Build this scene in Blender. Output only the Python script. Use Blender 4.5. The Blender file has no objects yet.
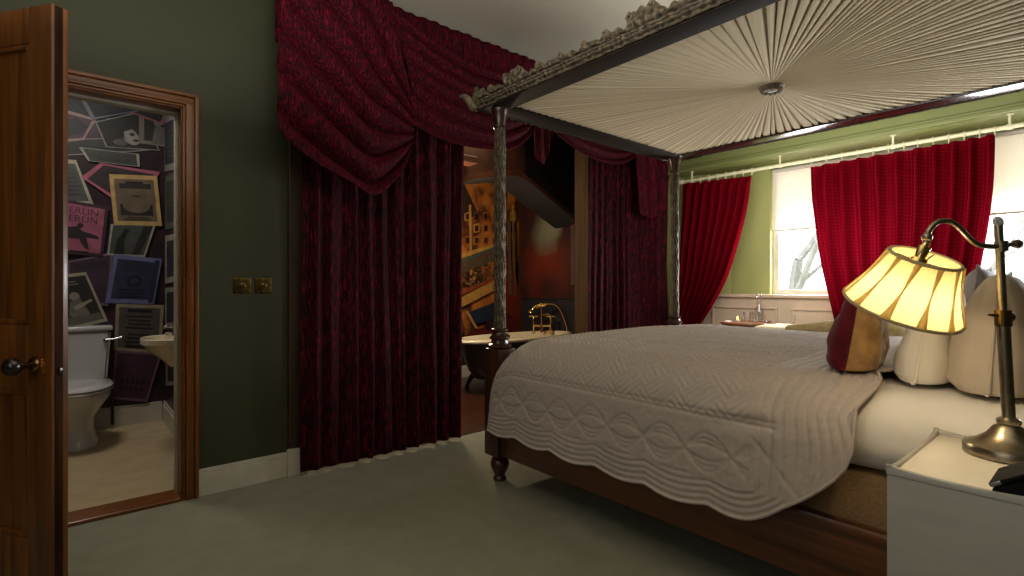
import bpy, bmesh, math, random
import numpy as np
from mathutils import Vector, Matrix, noise
random.seed(7)
PI = math.pi
C = bpy.context.scene.collection
F, HZ, CH = 517.0, 285.0, 1.10           # focal length in px, horizon row, camera height
FW = np.array([.648, .762]); RT = np.array([.762, -.648])
FW = FW/np.linalg.norm(FW); RT = np.array([FW[1], -FW[0]])

# ------------------------------------------------------------------ measuring helpers
def at(px, py, axis, val):
    """point of the photo on the vertical/horizontal plane axis=val"""
    px = np.asarray(px, float); py = np.asarray(py, float)
    l = (px-512)/F
    dx = FW[0]+RT[0]*l; dy = FW[1]+RT[1]*l; dz = (HZ-py)/F
    if axis == 'x': d = val/dx
    elif axis == 'y': d = val/dy
    elif axis == 'z': d = (val-CH)/dz
    else: d = np.full_like(dx, val)
    return np.stack([dx*d, dy*d, CH+dz*d], -1)

# ------------------------------------------------------------------ materials
def lin(c):
    return tuple((x/12.92 if x <= .04045 else ((x+.055)/1.055)**2.4) for x in [v/255 for v in c]) + (1.0,)
_M = {}
def newmat(name):
    m = bpy.data.materials.new(name); m.use_nodes = True
    nt = m.node_tree; b = nt.nodes['Principled BSDF']
    _M[name] = m
    return m, nt, b
def N(nt, t, **k):
    n = nt.nodes.new(t)
    for a, v in k.items():
        if a.startswith('i_'): n.inputs[a[2:].replace('_', ' ')].default_value = v
        else: setattr(n, a, v)
    return n
def coords(nt, scale=(1, 1, 1), rot=(0, 0, 0)):
    tc = N(nt, 'ShaderNodeTexCoord'); mp = N(nt, 'ShaderNodeMapping')
    mp.inputs['Scale'].default_value = scale; mp.inputs['Rotation'].default_value = rot
    nt.links.new(tc.outputs['Object'], mp.inputs['Vector']); return mp.outputs['Vector']
def ramp(nt, fac, stops):
    r = N(nt, 'ShaderNodeValToRGB'); e = r.color_ramp.elements
    while len(e) < len(stops): e.new(.5)
    for el, (p, c) in zip(e, stops): el.position = p; el.color = c
    nt.links.new(fac, r.inputs['Fac']); return r.outputs['Color']
def mat(name, c1, c2=None, scale=(6, 6, 6), rough=.6, metal=0, bump=0, bscale=None, detail=3, lo=.35, hi=.65, rot=(0, 0, 0), spec=None, coat=0, sheen=0, dist=0):
    if name in _M: return _M[name]
    m, nt, b = newmat(name)
    b.inputs['Roughness'].default_value = rough; b.inputs['Metallic'].default_value = metal
    if spec is not None: b.inputs['Specular IOR Level'].default_value = spec
    if coat: b.inputs['Coat Weight'].default_value = coat; b.inputs['Coat Roughness'].default_value = .15
    if sheen:
        b.inputs['Sheen Weight'].default_value = sheen; b.inputs['Sheen Roughness'].default_value = .4
    c1 = lin(c1); c2 = lin(c2) if c2 else c1
    v = coords(nt, scale, rot)
    n = N(nt, 'ShaderNodeTexNoise'); n.inputs['Scale'].default_value = 1; n.inputs['Detail'].default_value = detail; n.inputs['Distortion'].default_value = dist
    nt.links.new(v, n.inputs['Vector'])
    nt.links.new(ramp(nt, n.outputs['Fac'], [(lo, c1), (hi, c2)]), b.inputs['Base Color'])
    if bump:
        n2 = n
        if bscale:
            n2 = N(nt, 'ShaderNodeTexNoise'); n2.inputs['Scale'].default_value = 1; n2.inputs['Detail'].default_value = 4
            nt.links.new(coords(nt, bscale, rot), n2.inputs['Vector'])
        bp = N(nt, 'ShaderNodeBump'); bp.inputs['Strength'].default_value = bump; bp.inputs['Distance'].default_value = .01
        nt.links.new(n2.outputs['Fac'], bp.inputs['Height']); nt.links.new(bp.outputs['Normal'], b.inputs['Normal'])
    return m
def velvet(name, dark, light, glow, sc=(55, 55, 7), sheen=.08):
    m, nt, b = newmat(name)
    n = N(nt, 'ShaderNodeTexNoise'); n.inputs['Scale'].default_value = 1; n.inputs['Detail'].default_value = 5; n.inputs['Roughness'].default_value = .65; n.inputs['Distortion'].default_value = .25
    nt.links.new(coords(nt, sc), n.inputs['Vector'])
    nt.links.new(ramp(nt, n.outputs['Fac'], [(.42, lin(dark)), (.55, lin(light)), (.68, lin(glow))]), b.inputs['Base Color'])
    b.inputs['Roughness'].default_value = .75; b.inputs['Specular IOR Level'].default_value = .15
    b.inputs['Sheen Weight'].default_value = sheen; b.inputs['Sheen Roughness'].default_value = .35; b.inputs['Sheen Tint'].default_value = lin(glow)
    bp = N(nt, 'ShaderNodeBump'); bp.inputs['Strength'].default_value = .5; bp.inputs['Distance'].default_value = .01
    nt.links.new(n.outputs['Fac'], bp.inputs['Height']); nt.links.new(bp.outputs['Normal'], b.inputs['Normal'])
    return m
def wood(name, c1, c2, grain='z', rough=.4, coat=.2, freq=60, spec=.5):
    s = [freq, freq, freq]; s['xyz'.index(grain)] = freq/22
    return mat(name, c1, c2, tuple(s), rough, bump=.12, detail=6, lo=.3, hi=.7, coat=coat, dist=.8, spec=spec)
def trans_fabric(name, col, tr, rough=.9, sc=(300, 300, 300)):
    m, nt, b = newmat(name)
    nt.nodes.remove(b)
    out = nt.nodes['Material Output']
    d = N(nt, 'ShaderNodeBsdfDiffuse'); t = N(nt, 'ShaderNodeBsdfTranslucent'); mx = N(nt, 'ShaderNodeMixShader')
    n = N(nt, 'ShaderNodeTexNoise'); n.inputs['Scale'].default_value = 1
    nt.links.new(coords(nt, sc), n.inputs['Vector'])
    c = lin(col); cd = tuple(x*.92 for x in c[:3])+(1,)
    r = ramp(nt, n.outputs['Fac'], [(.3, cd), (.7, c)])
    for s in (d, t): nt.links.new(r, s.inputs['Color'])
    mx.inputs['Fac'].default_value = tr
    nt.links.new(d.outputs[0], mx.inputs[1]); nt.links.new(t.outputs[0], mx.inputs[2]); nt.links.new(mx.outputs[0], out.inputs['Surface'])
    return m
def glass(name, clear=.9, tint=(1, 1, 1, 1)):
    m, nt, b = newmat(name); nt.nodes.remove(b); out = nt.nodes['Material Output']
    t = N(nt, 'ShaderNodeBsdfTransparent'); t.inputs['Color'].default_value = tint
    g = N(nt, 'ShaderNodeBsdfGlossy'); g.inputs['Roughness'].default_value = .03
    f = N(nt, 'ShaderNodeFresnel'); f.inputs['IOR'].default_value = 1.45
    mt = N(nt, 'ShaderNodeMath', operation='MULTIPLY_ADD'); mt.inputs[1].default_value = .4; mt.inputs[2].default_value = (1-clear)*.5
    mx = N(nt, 'ShaderNodeMixShader')
    nt.links.new(f.outputs[0], mt.inputs[0]); nt.links.new(mt.outputs[0], mx.inputs['Fac'])
    nt.links.new(t.outputs[0], mx.inputs[1]); nt.links.new(g.outputs[0], mx.inputs[2]); nt.links.new(mx.outputs[0], out.inputs['Surface'])
    return m
def emit(name, col, s):
    m, nt, b = newmat(name)
    b.inputs['Base Color'].default_value = lin(col); b.inputs['Emission Color'].default_value = lin(col); b.inputs['Emission Strength'].default_value = s
    return m

M = dict(
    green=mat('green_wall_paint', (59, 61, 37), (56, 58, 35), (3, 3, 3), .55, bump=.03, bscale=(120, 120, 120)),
    green_lit=mat('green_wall_paint_lit', (158, 160, 98), (153, 155, 94), (3, 3, 3), .45),  # wall green painted brighter, the light in the bay put into its colour
    green_beam=mat('green_beam_paint_lit', (112, 117, 66), (107, 112, 63), (3, 3, 3), .45),  # wall green lightened less than in the bay, brightness put into the colour
    ceiling=mat('ceiling_paint', (172, 166, 150), (166, 160, 144), (2, 2, 2), .9),
    white_trim=mat('white_gloss_trim', (205, 200, 186), (192, 188, 172), (8, 8, 8), .4),
    cream_trim=mat('cream_panelling', (206, 184, 158), (198, 176, 150), (8, 8, 8), .45),
    carpet=mat('sage_carpet', (150, 147, 130), (142, 140, 123), (9, 9, 9), .95, bump=.5, bscale=(320, 320, 320), spec=.1, detail=6),
    vinyl=mat('cream_vinyl', (196, 176, 140), (182, 162, 126), (7, 7, 7), .5, detail=5),
    floorwood=wood('bath_floorboards', (82, 44, 24), (46, 24, 14), 'x', .35, .2, 30),
    doorwood=wood('pine_door_wood', (136, 80, 28), (78, 42, 14), 'z', .35, .3, 34),
    framewood=wood('pine_frame_wood', (142, 84, 30), (96, 52, 18), 'z', .32, .35, 40),
    framewood_x=wood('pine_head_wood', (142, 84, 30), (96, 52, 18), 'x', .3, .35, 40),
    darkframe=mat('dark_brown_paint', (62, 44, 34), (52, 36, 28), (10, 10, 2), .45),
    tanframe=wood('brown_alcove_jamb', (84, 62, 42), (62, 44, 30), 'z', .8, 0, 30, .1),
    mahog=wood('mahogany', (112, 62, 32), (62, 33, 17), 'y', .3, .4, 26),
    mahog_z=wood('mahogany_upright', (78, 44, 27), (44, 24, 16), 'z', .3, .4, 30),
    canopywood=wood('dark_canopy_wood', (42, 31, 22), (27, 20, 14), 'y', .75, 0, 24, .12),
    canopygloss=wood('polished_canopy_wood', (58, 44, 36), (36, 27, 22), 'y', .22, .6, 24),
    carved=mat('antique_gilt', (132, 118, 94), (86, 76, 58), (38, 38, 38), .58, .15, bump=.35, bscale=(120, 120, 60), detail=5, lo=.38, hi=.62),
    linen=mat('canopy_linen', (214, 202, 176), (204, 191, 164), (300, 300, 300), .9, spec=.1),
    velvet=velvet('crushed_crimson_velvet', (15, 0, 5), (60, 2, 16), (134, 15, 40), (120, 120, 15)),
    swag=velvet('crushed_crimson_swag_velvet', (30, 0, 8), (74, 1, 19), (134, 10, 38), (110, 110, 16), .15),
    quilt=mat('stone_quilt_cotton', (186, 174, 165), (180, 168, 159), (60, 60, 60), .9, spec=.15, bump=.2, bscale=(400, 400, 400)),
    sheet=mat('white_bed_linen', (246, 241, 231), (240, 234, 223), (5, 5, 5), .85, spec=.15, bump=.7, bscale=(7, 16, 7)),
    pillow=mat('cream_pillow_cotton', (242, 235, 220), (236, 228, 212), (6, 6, 6), .85, spec=.15, bump=.4, bscale=(10, 10, 10)),
    pillow_grey=mat('taupe_pillow_cotton', (206, 192, 172), (196, 182, 162), (6, 6, 6), .85, spec=.15, bump=.4, bscale=(10, 10, 10)),
    pillow_cool=mat('cool_grey_pillow', (178, 174, 172), (166, 162, 160), (6, 6, 6), .85, spec=.15, bump=.4, bscale=(10, 10, 10)),
    maroon=mat('maroon_velvet', (92, 20, 32), (68, 12, 24), (20, 20, 20), .8, spec=.1, sheen=.2),
    tan=mat('tan_velvet', (166, 128, 80), (130, 98, 58), (22, 22, 22), .8, spec=.1, sheen=.2, detail=6),
    divan=mat('brown_divan_fabric', (160, 130, 96), (138, 110, 80), (90, 90, 240), .95, spec=.05, bump=.2),
    cabinet=mat('cabinet_paint_shaded', (178, 175, 165), (170, 167, 157), (5, 5, 30), .42),  # white paint of the cabinet sides, darkened in colour for their shade
    brass=mat('aged_brass', (150, 122, 74), (124, 98, 56), (30, 30, 30), .25, 1),
    nickel=mat('antique_nickel', (172, 160, 138), (146, 134, 112), (30, 30, 30), .3, 1),
    gold=mat('polished_gold_brass', (240, 212, 142), (226, 192, 118), (30, 30, 30), .18, 1),
    chrome=mat('chrome', (210, 210, 210), (196, 196, 196), (20, 20, 20), .12, 1),
    switch=mat('antique_brass_plate', (128, 110, 66), (84, 70, 40), (40, 40, 40), .3, 1),
    black=mat('black_plastic', (16, 16, 18), (12, 12, 13), (20, 20, 20), .6, spec=.2),
    silver=mat('silver_plastic', (150, 152, 156), (140, 142, 146), (20, 20, 20), .3, .6),
    ceramic=mat('white_ceramic', (206, 206, 206), (200, 200, 200), (4, 4, 4), .12, coat=.5),
    cream_ceramic=mat('cream_ceramic', (232, 218, 188), (226, 212, 182), (4, 4, 4), .15, coat=.4),
    tubgrey=mat('slate_tub_paint', (58, 58, 60), (48, 48, 50), (8, 8, 8), .35),
    ivory=mat('ivory_paint', (214, 206, 172), (204, 196, 160), (20, 20, 20), .4),
    khaki_shaded=mat('khaki_upholstery_shaded', (136, 118, 80), (120, 104, 68), (40, 40, 40), .9, spec=.1, bump=.2),  # the chair fabric with the shade on back and seat in its colour
    khaki=mat('khaki_upholstery_lit', (196, 186, 150), (184, 172, 136), (40, 40, 40), .9, spec=.1, bump=.2),  # same chair fabric, with window light on the arms in its colour
    tablewood=wood('oak_table_wood', (150, 92, 50), (104, 60, 30), 'x', .35, .3, 30),
    bark=mat('tree_bark', (176, 174, 168), (150, 148, 142), (8, 8, 2), .9),
    lawn=mat('pale_lawn', (150, 158, 120), (128, 138, 100), (2, 2, 2), .95),
    clearglass=glass('clear_glass'), windowglass=glass('window_glass', .97),
    blind=trans_fabric('roller_blind_fabric', (232, 226, 214), .35),
    shade=trans_fabric('lampshade_silk', (240, 220, 160), .5),
    shadefold=trans_fabric('lampshade_fold_silk', (214, 192, 132), .35),
    shadetrim=mat('lampshade_trim', (196, 182, 138), (186, 172, 128), (40, 40, 40), .8),
    flame=emit('candle_flame', (255, 190, 90), 6), wax=mat('candle_wax', (240, 226, 190), None, rough=.5),
    bulb=emit('warm_bulb', (255, 220, 150), 6),
    knob=mat('dark_ebony_knob', (34, 22, 16), (22, 14, 10), (20, 20, 20), .25, coat=.5),
    escut=mat('amber_escutcheon', (176, 104, 34), (140, 78, 22), (40, 40, 40), .3, .4),
    dark=mat('dark_plaster', (34, 28, 26), (28, 23, 22), (4, 4, 4), .8),  # one dark colour for the alcove walls, ceiling and bulkhead underside
)
def crevice_shade(m, dark):  # shade painted into the hollows so the carved relief reads stronger
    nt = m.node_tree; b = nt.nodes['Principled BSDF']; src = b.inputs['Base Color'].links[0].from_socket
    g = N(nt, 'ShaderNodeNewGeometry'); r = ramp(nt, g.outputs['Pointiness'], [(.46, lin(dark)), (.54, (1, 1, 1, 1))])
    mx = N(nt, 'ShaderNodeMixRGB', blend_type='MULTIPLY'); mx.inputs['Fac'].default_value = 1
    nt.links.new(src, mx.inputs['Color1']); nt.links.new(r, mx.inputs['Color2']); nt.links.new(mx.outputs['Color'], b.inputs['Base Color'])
crevice_shade(M['carved'], (110, 96, 80))
# window curtain cloth: red with rows of small lighter dots
def red_curtain():
    m, nt, b = newmat('red_dotted_curtain_cloth')
    nt.nodes.remove(b); out = nt.nodes['Material Output']
    uv = N(nt, 'ShaderNodeUVMap'); mp = N(nt, 'ShaderNodeMapping'); mp.inputs['Scale'].default_value = (1, 1, 1)
    nt.links.new(uv.outputs[0], mp.inputs[0])
    v = N(nt, 'ShaderNodeTexVoronoi'); v.inputs['Scale'].default_value = 38; v.inputs['Randomness'].default_value = 0
    nt.links.new(mp.outputs[0], v.inputs['Vector'])
    c = ramp(nt, v.outputs['Distance'], [(.16, lin((112, 20, 26))), (.24, lin((90, 2, 14)))])
    d = N(nt, 'ShaderNodeBsdfDiffuse'); t = N(nt, 'ShaderNodeBsdfTranslucent'); mx = N(nt, 'ShaderNodeMixShader'); mx.inputs['Fac'].default_value = .10
    for s in (d, t): nt.links.new(c, s.inputs['Color'])
    nt.links.new(d.outputs[0], mx.inputs[1]); nt.links.new(t.outputs[0], mx.inputs[2]); nt.links.new(mx.outputs[0], out.inputs['Surface'])
    return m
M['redcurtain'] = red_curtain()
def flat(c, rough=.55):
    return mat('print_%d_%d_%d' % tuple(c), c, tuple(int(x*.86) for x in c), (14, 14, 14), rough, detail=4)

# ------------------------------------------------------------------ mesh helpers
class MB:
    def __init__(s): s.bm = bmesh.new(); s.mats = []
    def mi(s, m):
        if m is None: return 0
        if m not in s.mats: s.mats.append(m)
        return s.mats.index(m)
    def add(s, verts, faces, m=None, flip=False):
        i = s.mi(m)
        vs = [s.bm.verts.new(v) for v in verts]
        for f in faces:
            try:
                fc = s.bm.faces.new([vs[k] for k in (reversed(f) if flip else f)]); fc.material_index = i
            except ValueError: pass
        return vs
    def box(s, x0, x1, y0, y1, z0, z1, bev=0, m=None, seg=2, T=None):
        b = bmesh.new(); bmesh.ops.create_cube(b, size=1)
        for v in b.verts: v.co = Vector((x0+(v.co.x+.5)*(x1-x0), y0+(v.co.y+.5)*(y1-y0), z0+(v.co.z+.5)*(z1-z0)))
        if bev: bmesh.ops.bevel(b, geom=b.edges[:], offset=bev, segments=seg, profile=.5, affect='EDGES')
        return s.merge(b, m, T)
    def merge(s, b, m=None, T=None):
        i = s.mi(m); mp = {}
        for v in b.verts: mp[v] = s.bm.verts.new(T @ v.co if T else v.co)
        for f in b.faces:
            n = s.bm.faces.new([mp[v] for v in f.verts]); n.material_index = i
        b.free(); return s
    def lathe(s, prof, o=(0, 0, 0), n=32, m=None, T=None, ang=2*PI, sx=1, sy=1):
        """prof: list of (r, z); o: base; T: optional matrix applied after"""
        P = []
        for r, z in prof:
            for k in range(n):
                a = ang*k/n; v = Vector((r*math.cos(a)*sx, r*math.sin(a)*sy, z))
                P.append((T @ v if T else v)+Vector(o))
        fs = [(j*n+k, j*n+(k+1) % n, (j+1)*n+(k+1) % n, (j+1)*n+k) for j in range(len(prof)-1) for k in range(n)]
        if prof[0][0] > 1e-6: fs.append(tuple(range(n-1, -1, -1)))
        if prof[-1][0] > 1e-6: fs.append(tuple((len(prof)-1)*n+k for k in range(n)))
        s.add(P, fs, m); return s
    def tube(s, pts, r, n=12, m=None, cap=True):
        pts = [Vector(p) for p in pts]; rr = r if hasattr(r, '__len__') else [r]*len(pts)
        P = []; up = None
        for i, p in enumerate(pts):
            t = (pts[min(i+1, len(pts)-1)]-pts[max(i-1, 0)]).normalized()
            if up is None:
                up = Vector((0, 0, 1)) if abs(t.z) < .9 else Vector((1, 0, 0))
            a = t.cross(up).normalized(); b = a.cross(t).normalized(); up = b
            for k in range(n):
                q = 2*PI*k/n; P.append(p+(a*math.cos(q)+b*math.sin(q))*rr[i])
        fs = [(j*n+k, j*n+(k+1) % n, (j+1)*n+(k+1) % n, (j+1)*n+k) for j in range(len(pts)-1) for k in range(n)]
        if cap: fs += [tuple(range(n-1, -1, -1)), tuple((len(pts)-1)*n+k for k in range(n))]
        s.add(P, fs, m); return s
    def prism(s, poly, d, m=None):
        """poly: list of 3-D points, extruded by vector d"""
        n = len(poly); P = [Vector(p) for p in poly]+[Vector(p)+Vector(d) for p in poly]
        s.add(P, [tuple(range(n-1, -1, -1)), tuple(range(n, 2*n))]+[(k, (k+1) % n, n+(k+1) % n, n+k) for k in range(n)], m); return s
    def sphere(s, c, r, m=None, n=16, sc=(1, 1, 1)):
        b = bmesh.new(); bmesh.ops.create_uvsphere(b, u_segments=n*2, v_segments=n, radius=r)
        for v in b.verts: v.co = Vector((v.co.x*sc[0], v.co.y*sc[1], v.co.z*sc[2]))+Vector(c)
        return s.merge(b, m)
    def grid(s, P, m=None, closed=False):
        a, b = P.shape[:2]
        fs = [(i*b+j, i*b+(j+1) % b, (i+1)*b+(j+1) % b, (i+1)*b+j) for i in range(a-1) for j in range(b if closed else b-1)]
        s.add([tuple(p) for p in P.reshape(-1, 3)], fs, m); return s

def obj(name, mb, material=None, parent=None, smooth=40, normals=True):
    if normals: bmesh.ops.recalc_face_normals(mb.bm, faces=mb.bm.faces[:])
    me = bpy.data.meshes.new(name); mb.bm.to_mesh(me); mb.bm.free()
    return link(name, me, material if material is not None else (mb.mats or None), parent, smooth)
def gridobj(name, P, material, parent=None, smooth=180, uv=None, thick=0, closed=False):
    a, b = P.shape[:2]
    me = bpy.data.meshes.new(name)
    i, j = np.meshgrid(np.arange(a-1), np.arange(b if closed else b-1), indexing='ij')
    j2 = (j+1) % b
    fs = np.stack([i*b+j, i*b+j2, (i+1)*b+j2, (i+1)*b+j], -1).reshape(-1, 4)
    me.from_pydata(P.reshape(-1, 3).tolist(), [], fs.tolist())
    if uv is not None:
        l = me.uv_layers.new(name='UVMap'); U = uv.reshape(-1, 2)[fs.reshape(-1)]
        l.data.foreach_set('uv', U.astype(np.float32).reshape(-1))
    o = link(name, me, material, parent, smooth)
    if thick:
        md = o.modifiers.new('thickness', 'SOLIDIFY'); md.thickness = thick; md.offset = 0
    return o
def thing(name, label, cat, loc=(0, 0, 0), rotz=0, group=None, local=False):
    o = bpy.data.objects.new(name, None); C.objects.link(o); o.empty_display_size = .1
    o.location = loc; o.rotation_euler = (0, 0, rotz); o['label'] = label; o['category'] = cat
    if group: o['group'] = group
    bpy.context.view_layer.update()
    if local: _local.add(o.name)
    return o
_local = set()
def tag(o, label, cat, group=None):
    o['label'] = label; o['category'] = cat
    if group: o['group'] = group
    return o
def struct(name, mb, m, parent=None, smooth=None):
    o = obj(name, mb, m, parent, smooth)
    o['kind'] = 'structure'; return o
def link(name, me, material, parent=None, smooth=None):
    """meshes are built in world space; a child is shifted to its parent's origin unless the parent was made local"""
    if parent is not None:
        chain = []; p = parent
        while p is not None: chain.append(p); p = p.parent
        if not any(q.name in _local for q in chain):
            pl = Vector((0, 0, 0))
            for q in chain: pl += q.location
            me.transform(Matrix.Translation(-pl))
    o = bpy.data.objects.new(name, me); C.objects.link(o)
    if parent is not None: o.parent = parent
    if material is not None:
        for m in (material if isinstance(material, (list, tuple)) else [material]): me.materials.append(m)
    if smooth:
        me.shade_smooth()
        if smooth < 180: me.set_sharp_from_angle(angle=math.radians(smooth))
    return o
def copy_tree(o, parent=None):
    c = o.copy(); C.objects.link(c)
    if o.name in _local: _local.add(c.name)
    if parent is not None: c.parent = parent
    for ch in list(o.children): copy_tree(ch, c)
    return c
def crom(pts, n):
    """smooth curve through pts, n samples by arc length"""
    p = np.array(pts, float)
    if len(p) == 2:
        t = np.linspace(0, 1, n)[:, None]; return p[0]*(1-t)+p[1]*t
    q = np.vstack([2*p[0]-p[1], p, 2*p[-1]-p[-2]]); out = []
    for i in range(1, len(q)-2):
        t = np.linspace(0, 1, 24, endpoint=False)[:, None]
        a, b, c, d = q[i-1], q[i], q[i+1], q[i+2]
        out.append(.5*((2*b)+(-a+c)*t+(2*a-5*b+4*c-d)*t**2+(-a+3*b-3*c+d)*t**3))
    out = np.vstack(out+[p[-1:]])
    s = np.r_[0, np.cumsum(np.linalg.norm(np.diff(out, axis=0), axis=1))]; u = np.linspace(0, s[-1], n)
    return np.stack([np.interp(u, s, out[:, k]) for k in range(out.shape[1])], -1)
def coons(top, bottom, left, right, nu, nv):
    T, B, L, R = crom(top, nu), crom(bottom, nu), crom(left, nv), crom(right, nv)
    u = np.linspace(0, 1, nu)[None, :, None]; v = np.linspace(0, 1, nv)[:, None, None]
    S = (1-v)*T[None]+v*B[None]+(1-u)*L[:, None]+u*R[:, None]
    S -= (1-u)*(1-v)*T[0]+u*(1-v)*T[-1]+(1-u)*v*B[0]+u*v*B[-1]
    return S
def npnoise(x, y, sc, seed=0):
    f = np.vectorize(lambda a, b: noise.noise((a*sc+seed*7.3, b*sc-seed*3.1, seed*1.7)))
    return f(x, y)

# ================================================================== SETTING
YA, XW, ZC = 3.11, 4.88, 2.87
YB, XL = -.55, -1.7
mb = MB(); mb.box(XL, 5.0, YB, YA, -.06, 0); struct('floor_carpet', mb, M['carpet'])
mb = MB(); mb.box(XL, 5.0, YB, YA+.12, ZC, ZC+.1); struct('ceiling', mb, M['ceiling'])
AX0, AX1, AZ = .95, 3.525, 2.55           # bath alcove opening
DX0, DX1, DZ = -.47, .42, 2.0           # doorway
mb = MB()
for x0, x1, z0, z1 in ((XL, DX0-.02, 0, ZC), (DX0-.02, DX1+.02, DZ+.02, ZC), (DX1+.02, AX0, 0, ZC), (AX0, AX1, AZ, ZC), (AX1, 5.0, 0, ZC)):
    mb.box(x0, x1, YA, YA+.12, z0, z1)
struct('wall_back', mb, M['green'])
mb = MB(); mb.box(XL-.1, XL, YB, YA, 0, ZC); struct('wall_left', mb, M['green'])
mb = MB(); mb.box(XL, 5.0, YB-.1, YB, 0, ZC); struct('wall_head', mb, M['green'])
# window wall: panelled dado, splayed bay, beam above
W1, W2 = (.98, 2.08), (-.45, .72); WZ0, WZ1 = 1.015, 2.17
mb = MB()
mb.add([(4.70, YA, 0), (4.70, 3.0, 0), (XW, 2.45, 0), (XW, 2.08, 0), (5.02, 2.08, 0), (5.02, YA, 0)] +
       [(4.70, YA, ZC), (4.70, 3.0, ZC), (XW, 2.45, ZC), (XW, 2.08, ZC), (5.02, 2.08, ZC), (5.02, YA, ZC)],
       [(0, 1, 7, 6), (1, 2, 8, 7), (2, 3, 9, 8), (3, 4, 10, 9), (4, 5, 11, 10), (5, 0, 6, 11), (5, 4, 3, 2, 1, 0), (6, 7, 8, 9, 10, 11)])
mb.box(XW, 5.02, W2[1], W1[0], 0, ZC)
mb.box(XW, 5.02, YB, W2[0], 0, ZC)
for w in (W1, W2):
    mb.box(XW, 5.02, w[0], w[1], 0, WZ0-.03); mb.box(XW, 5.02, w[0], w[1], WZ1, ZC)
struct('wall_right', mb, M['green_lit'])
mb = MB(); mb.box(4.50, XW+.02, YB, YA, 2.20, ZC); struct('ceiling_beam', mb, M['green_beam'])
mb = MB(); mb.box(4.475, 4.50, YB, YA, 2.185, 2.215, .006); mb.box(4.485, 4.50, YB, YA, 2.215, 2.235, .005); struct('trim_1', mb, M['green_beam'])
# panelled dado below the sill
mb = MB(); mb.box(4.80, XW, YB, 2.69, 0, .985)
for a, b in ((1.98, 2.60), (1.28, 1.86), (.55, 1.13), (-.2, .4)):
    for y0, y1, z0, z1 in ((a, b, .88, .90), (a, b, .2, .22), (a, a+.02, .22, .88), (b-.02, b, .22, .88)):
        mb.box(4.786, 4.80, y0, y1, z0, z1, .003)
struct('trim_2', mb, M['cream_trim'])
mb = MB(); mb.box(4.765, XW+.05, YB, 2.78, .985, 1.015, .006); struct('trim_3', mb, M['cream_trim'])
def window(i, w):
    f = MB(); y0, y1 = w
    for a, b, c, d in ((y0, y0+.05, WZ0, WZ1), (y1-.05, y1, WZ0, WZ1), (y0+.05, y1-.05, WZ0, WZ0+.045), (y0+.05, y1-.05, WZ1-.05, WZ1)):
        f.box(4.94, 4.99, a, b, c, d, .004)
    ym = (y0+y1)/2
    f.box(4.945, 4.985, ym-.02, ym+.02, WZ0+.045, WZ1-.05, .004)
    o = struct('window_%d' % i, f, M['white_trim'])
    p = MB(); p.box(4.963, 4.967, y0+.05, ym-.02, WZ0+.045, WZ1-.05); p.box(4.963, 4.967, ym+.02, y1-.05, WZ0+.045, WZ1-.05)
    q = obj('pane', p, M['windowglass'], o, None); q['kind'] = 'structure'
window(1, W1); window(2, W2)
for w, lab in ((W1, 'white roller blind half lowered in the window left of the wide red curtain'), (W2, 'white roller blind half lowered behind the bedside lamp')):
    t = thing('roller_blind', lab, 'blind', (4.915, (w[0]+w[1])/2, 1.6), group='white roller blinds')
    mb = MB(); mb.box(4.916, 4.918, w[0]+.008, w[1]-.008, 1.60, WZ1-.03); obj('blind_fabric', mb, M['blind'], t, None)
    mb = MB(); mb.tube([(4.917, w[0]+.006, WZ1-.025), (4.917, w[1]-.006, WZ1-.025)], .017, 14); obj('roller', mb, M['white_trim'], t)
    mb = MB(); mb.box(4.911, 4.923, w[0]+.008, w[1]-.008, 1.588, 1.604, .003); obj('bottom_bar', mb, M['white_trim'], t)
# alcove trims
mb = MB(); mb.box(AX0-.005, AX0+.09, YA-.025, YA+.13, .16, AZ, .006); struct('trim_4', mb, M['darkframe'])
mb = MB(); mb.box(AX1-.006, AX1+.085, YA-.03, YA+.14, 0, AZ, .006); struct('trim_5', mb, M['tanframe'])
mb = MB(); mb.box(AX0, AX1, YA-.01, YA+.13, AZ-.03, AZ); struct('trim_6', mb, M['darkframe'])
# skirting boards
def skirt(mb, x0, x1, y0, y1, h=.14, ax='y-'):
    t = .018
    if ax == 'y-': mb.box(x0, x1, y0-t, y0, 0, h-.025, .003); mb.box(x0, x1, y0-t*.6, y0, h-.025, h, .004)
    if ax == 'x-': mb.box(x0-t, x0, y0, y1, 0, h-.025, .003); mb.box(x0-t*.6, x0, y0, y1, h-.025, h, .004)
    if ax == 'x+': mb.box(x0, x0+t, y0, y1, 0, h-.025, .003); mb.box(x0, x0+t*.6, y0, y1, h-.025, h, .004)
mb = MB(); skirt(mb, DX1+.079, AX0-.01, YA, 0); mb.box(AX0-.012, AX0+.10, YA-.034, YA-.002, 0, .155, .004); struct('baseboard_back', mb, M['white_trim'])
mb = MB(); skirt(mb, AX1+.09, 4.70, YA, 0); struct('baseboard_corner', mb, M['white_trim'])
mb = MB(); skirt(mb, XL, 0, YB, YA, ax='x+'); struct('baseboard_left', mb, M['white_trim'])

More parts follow.
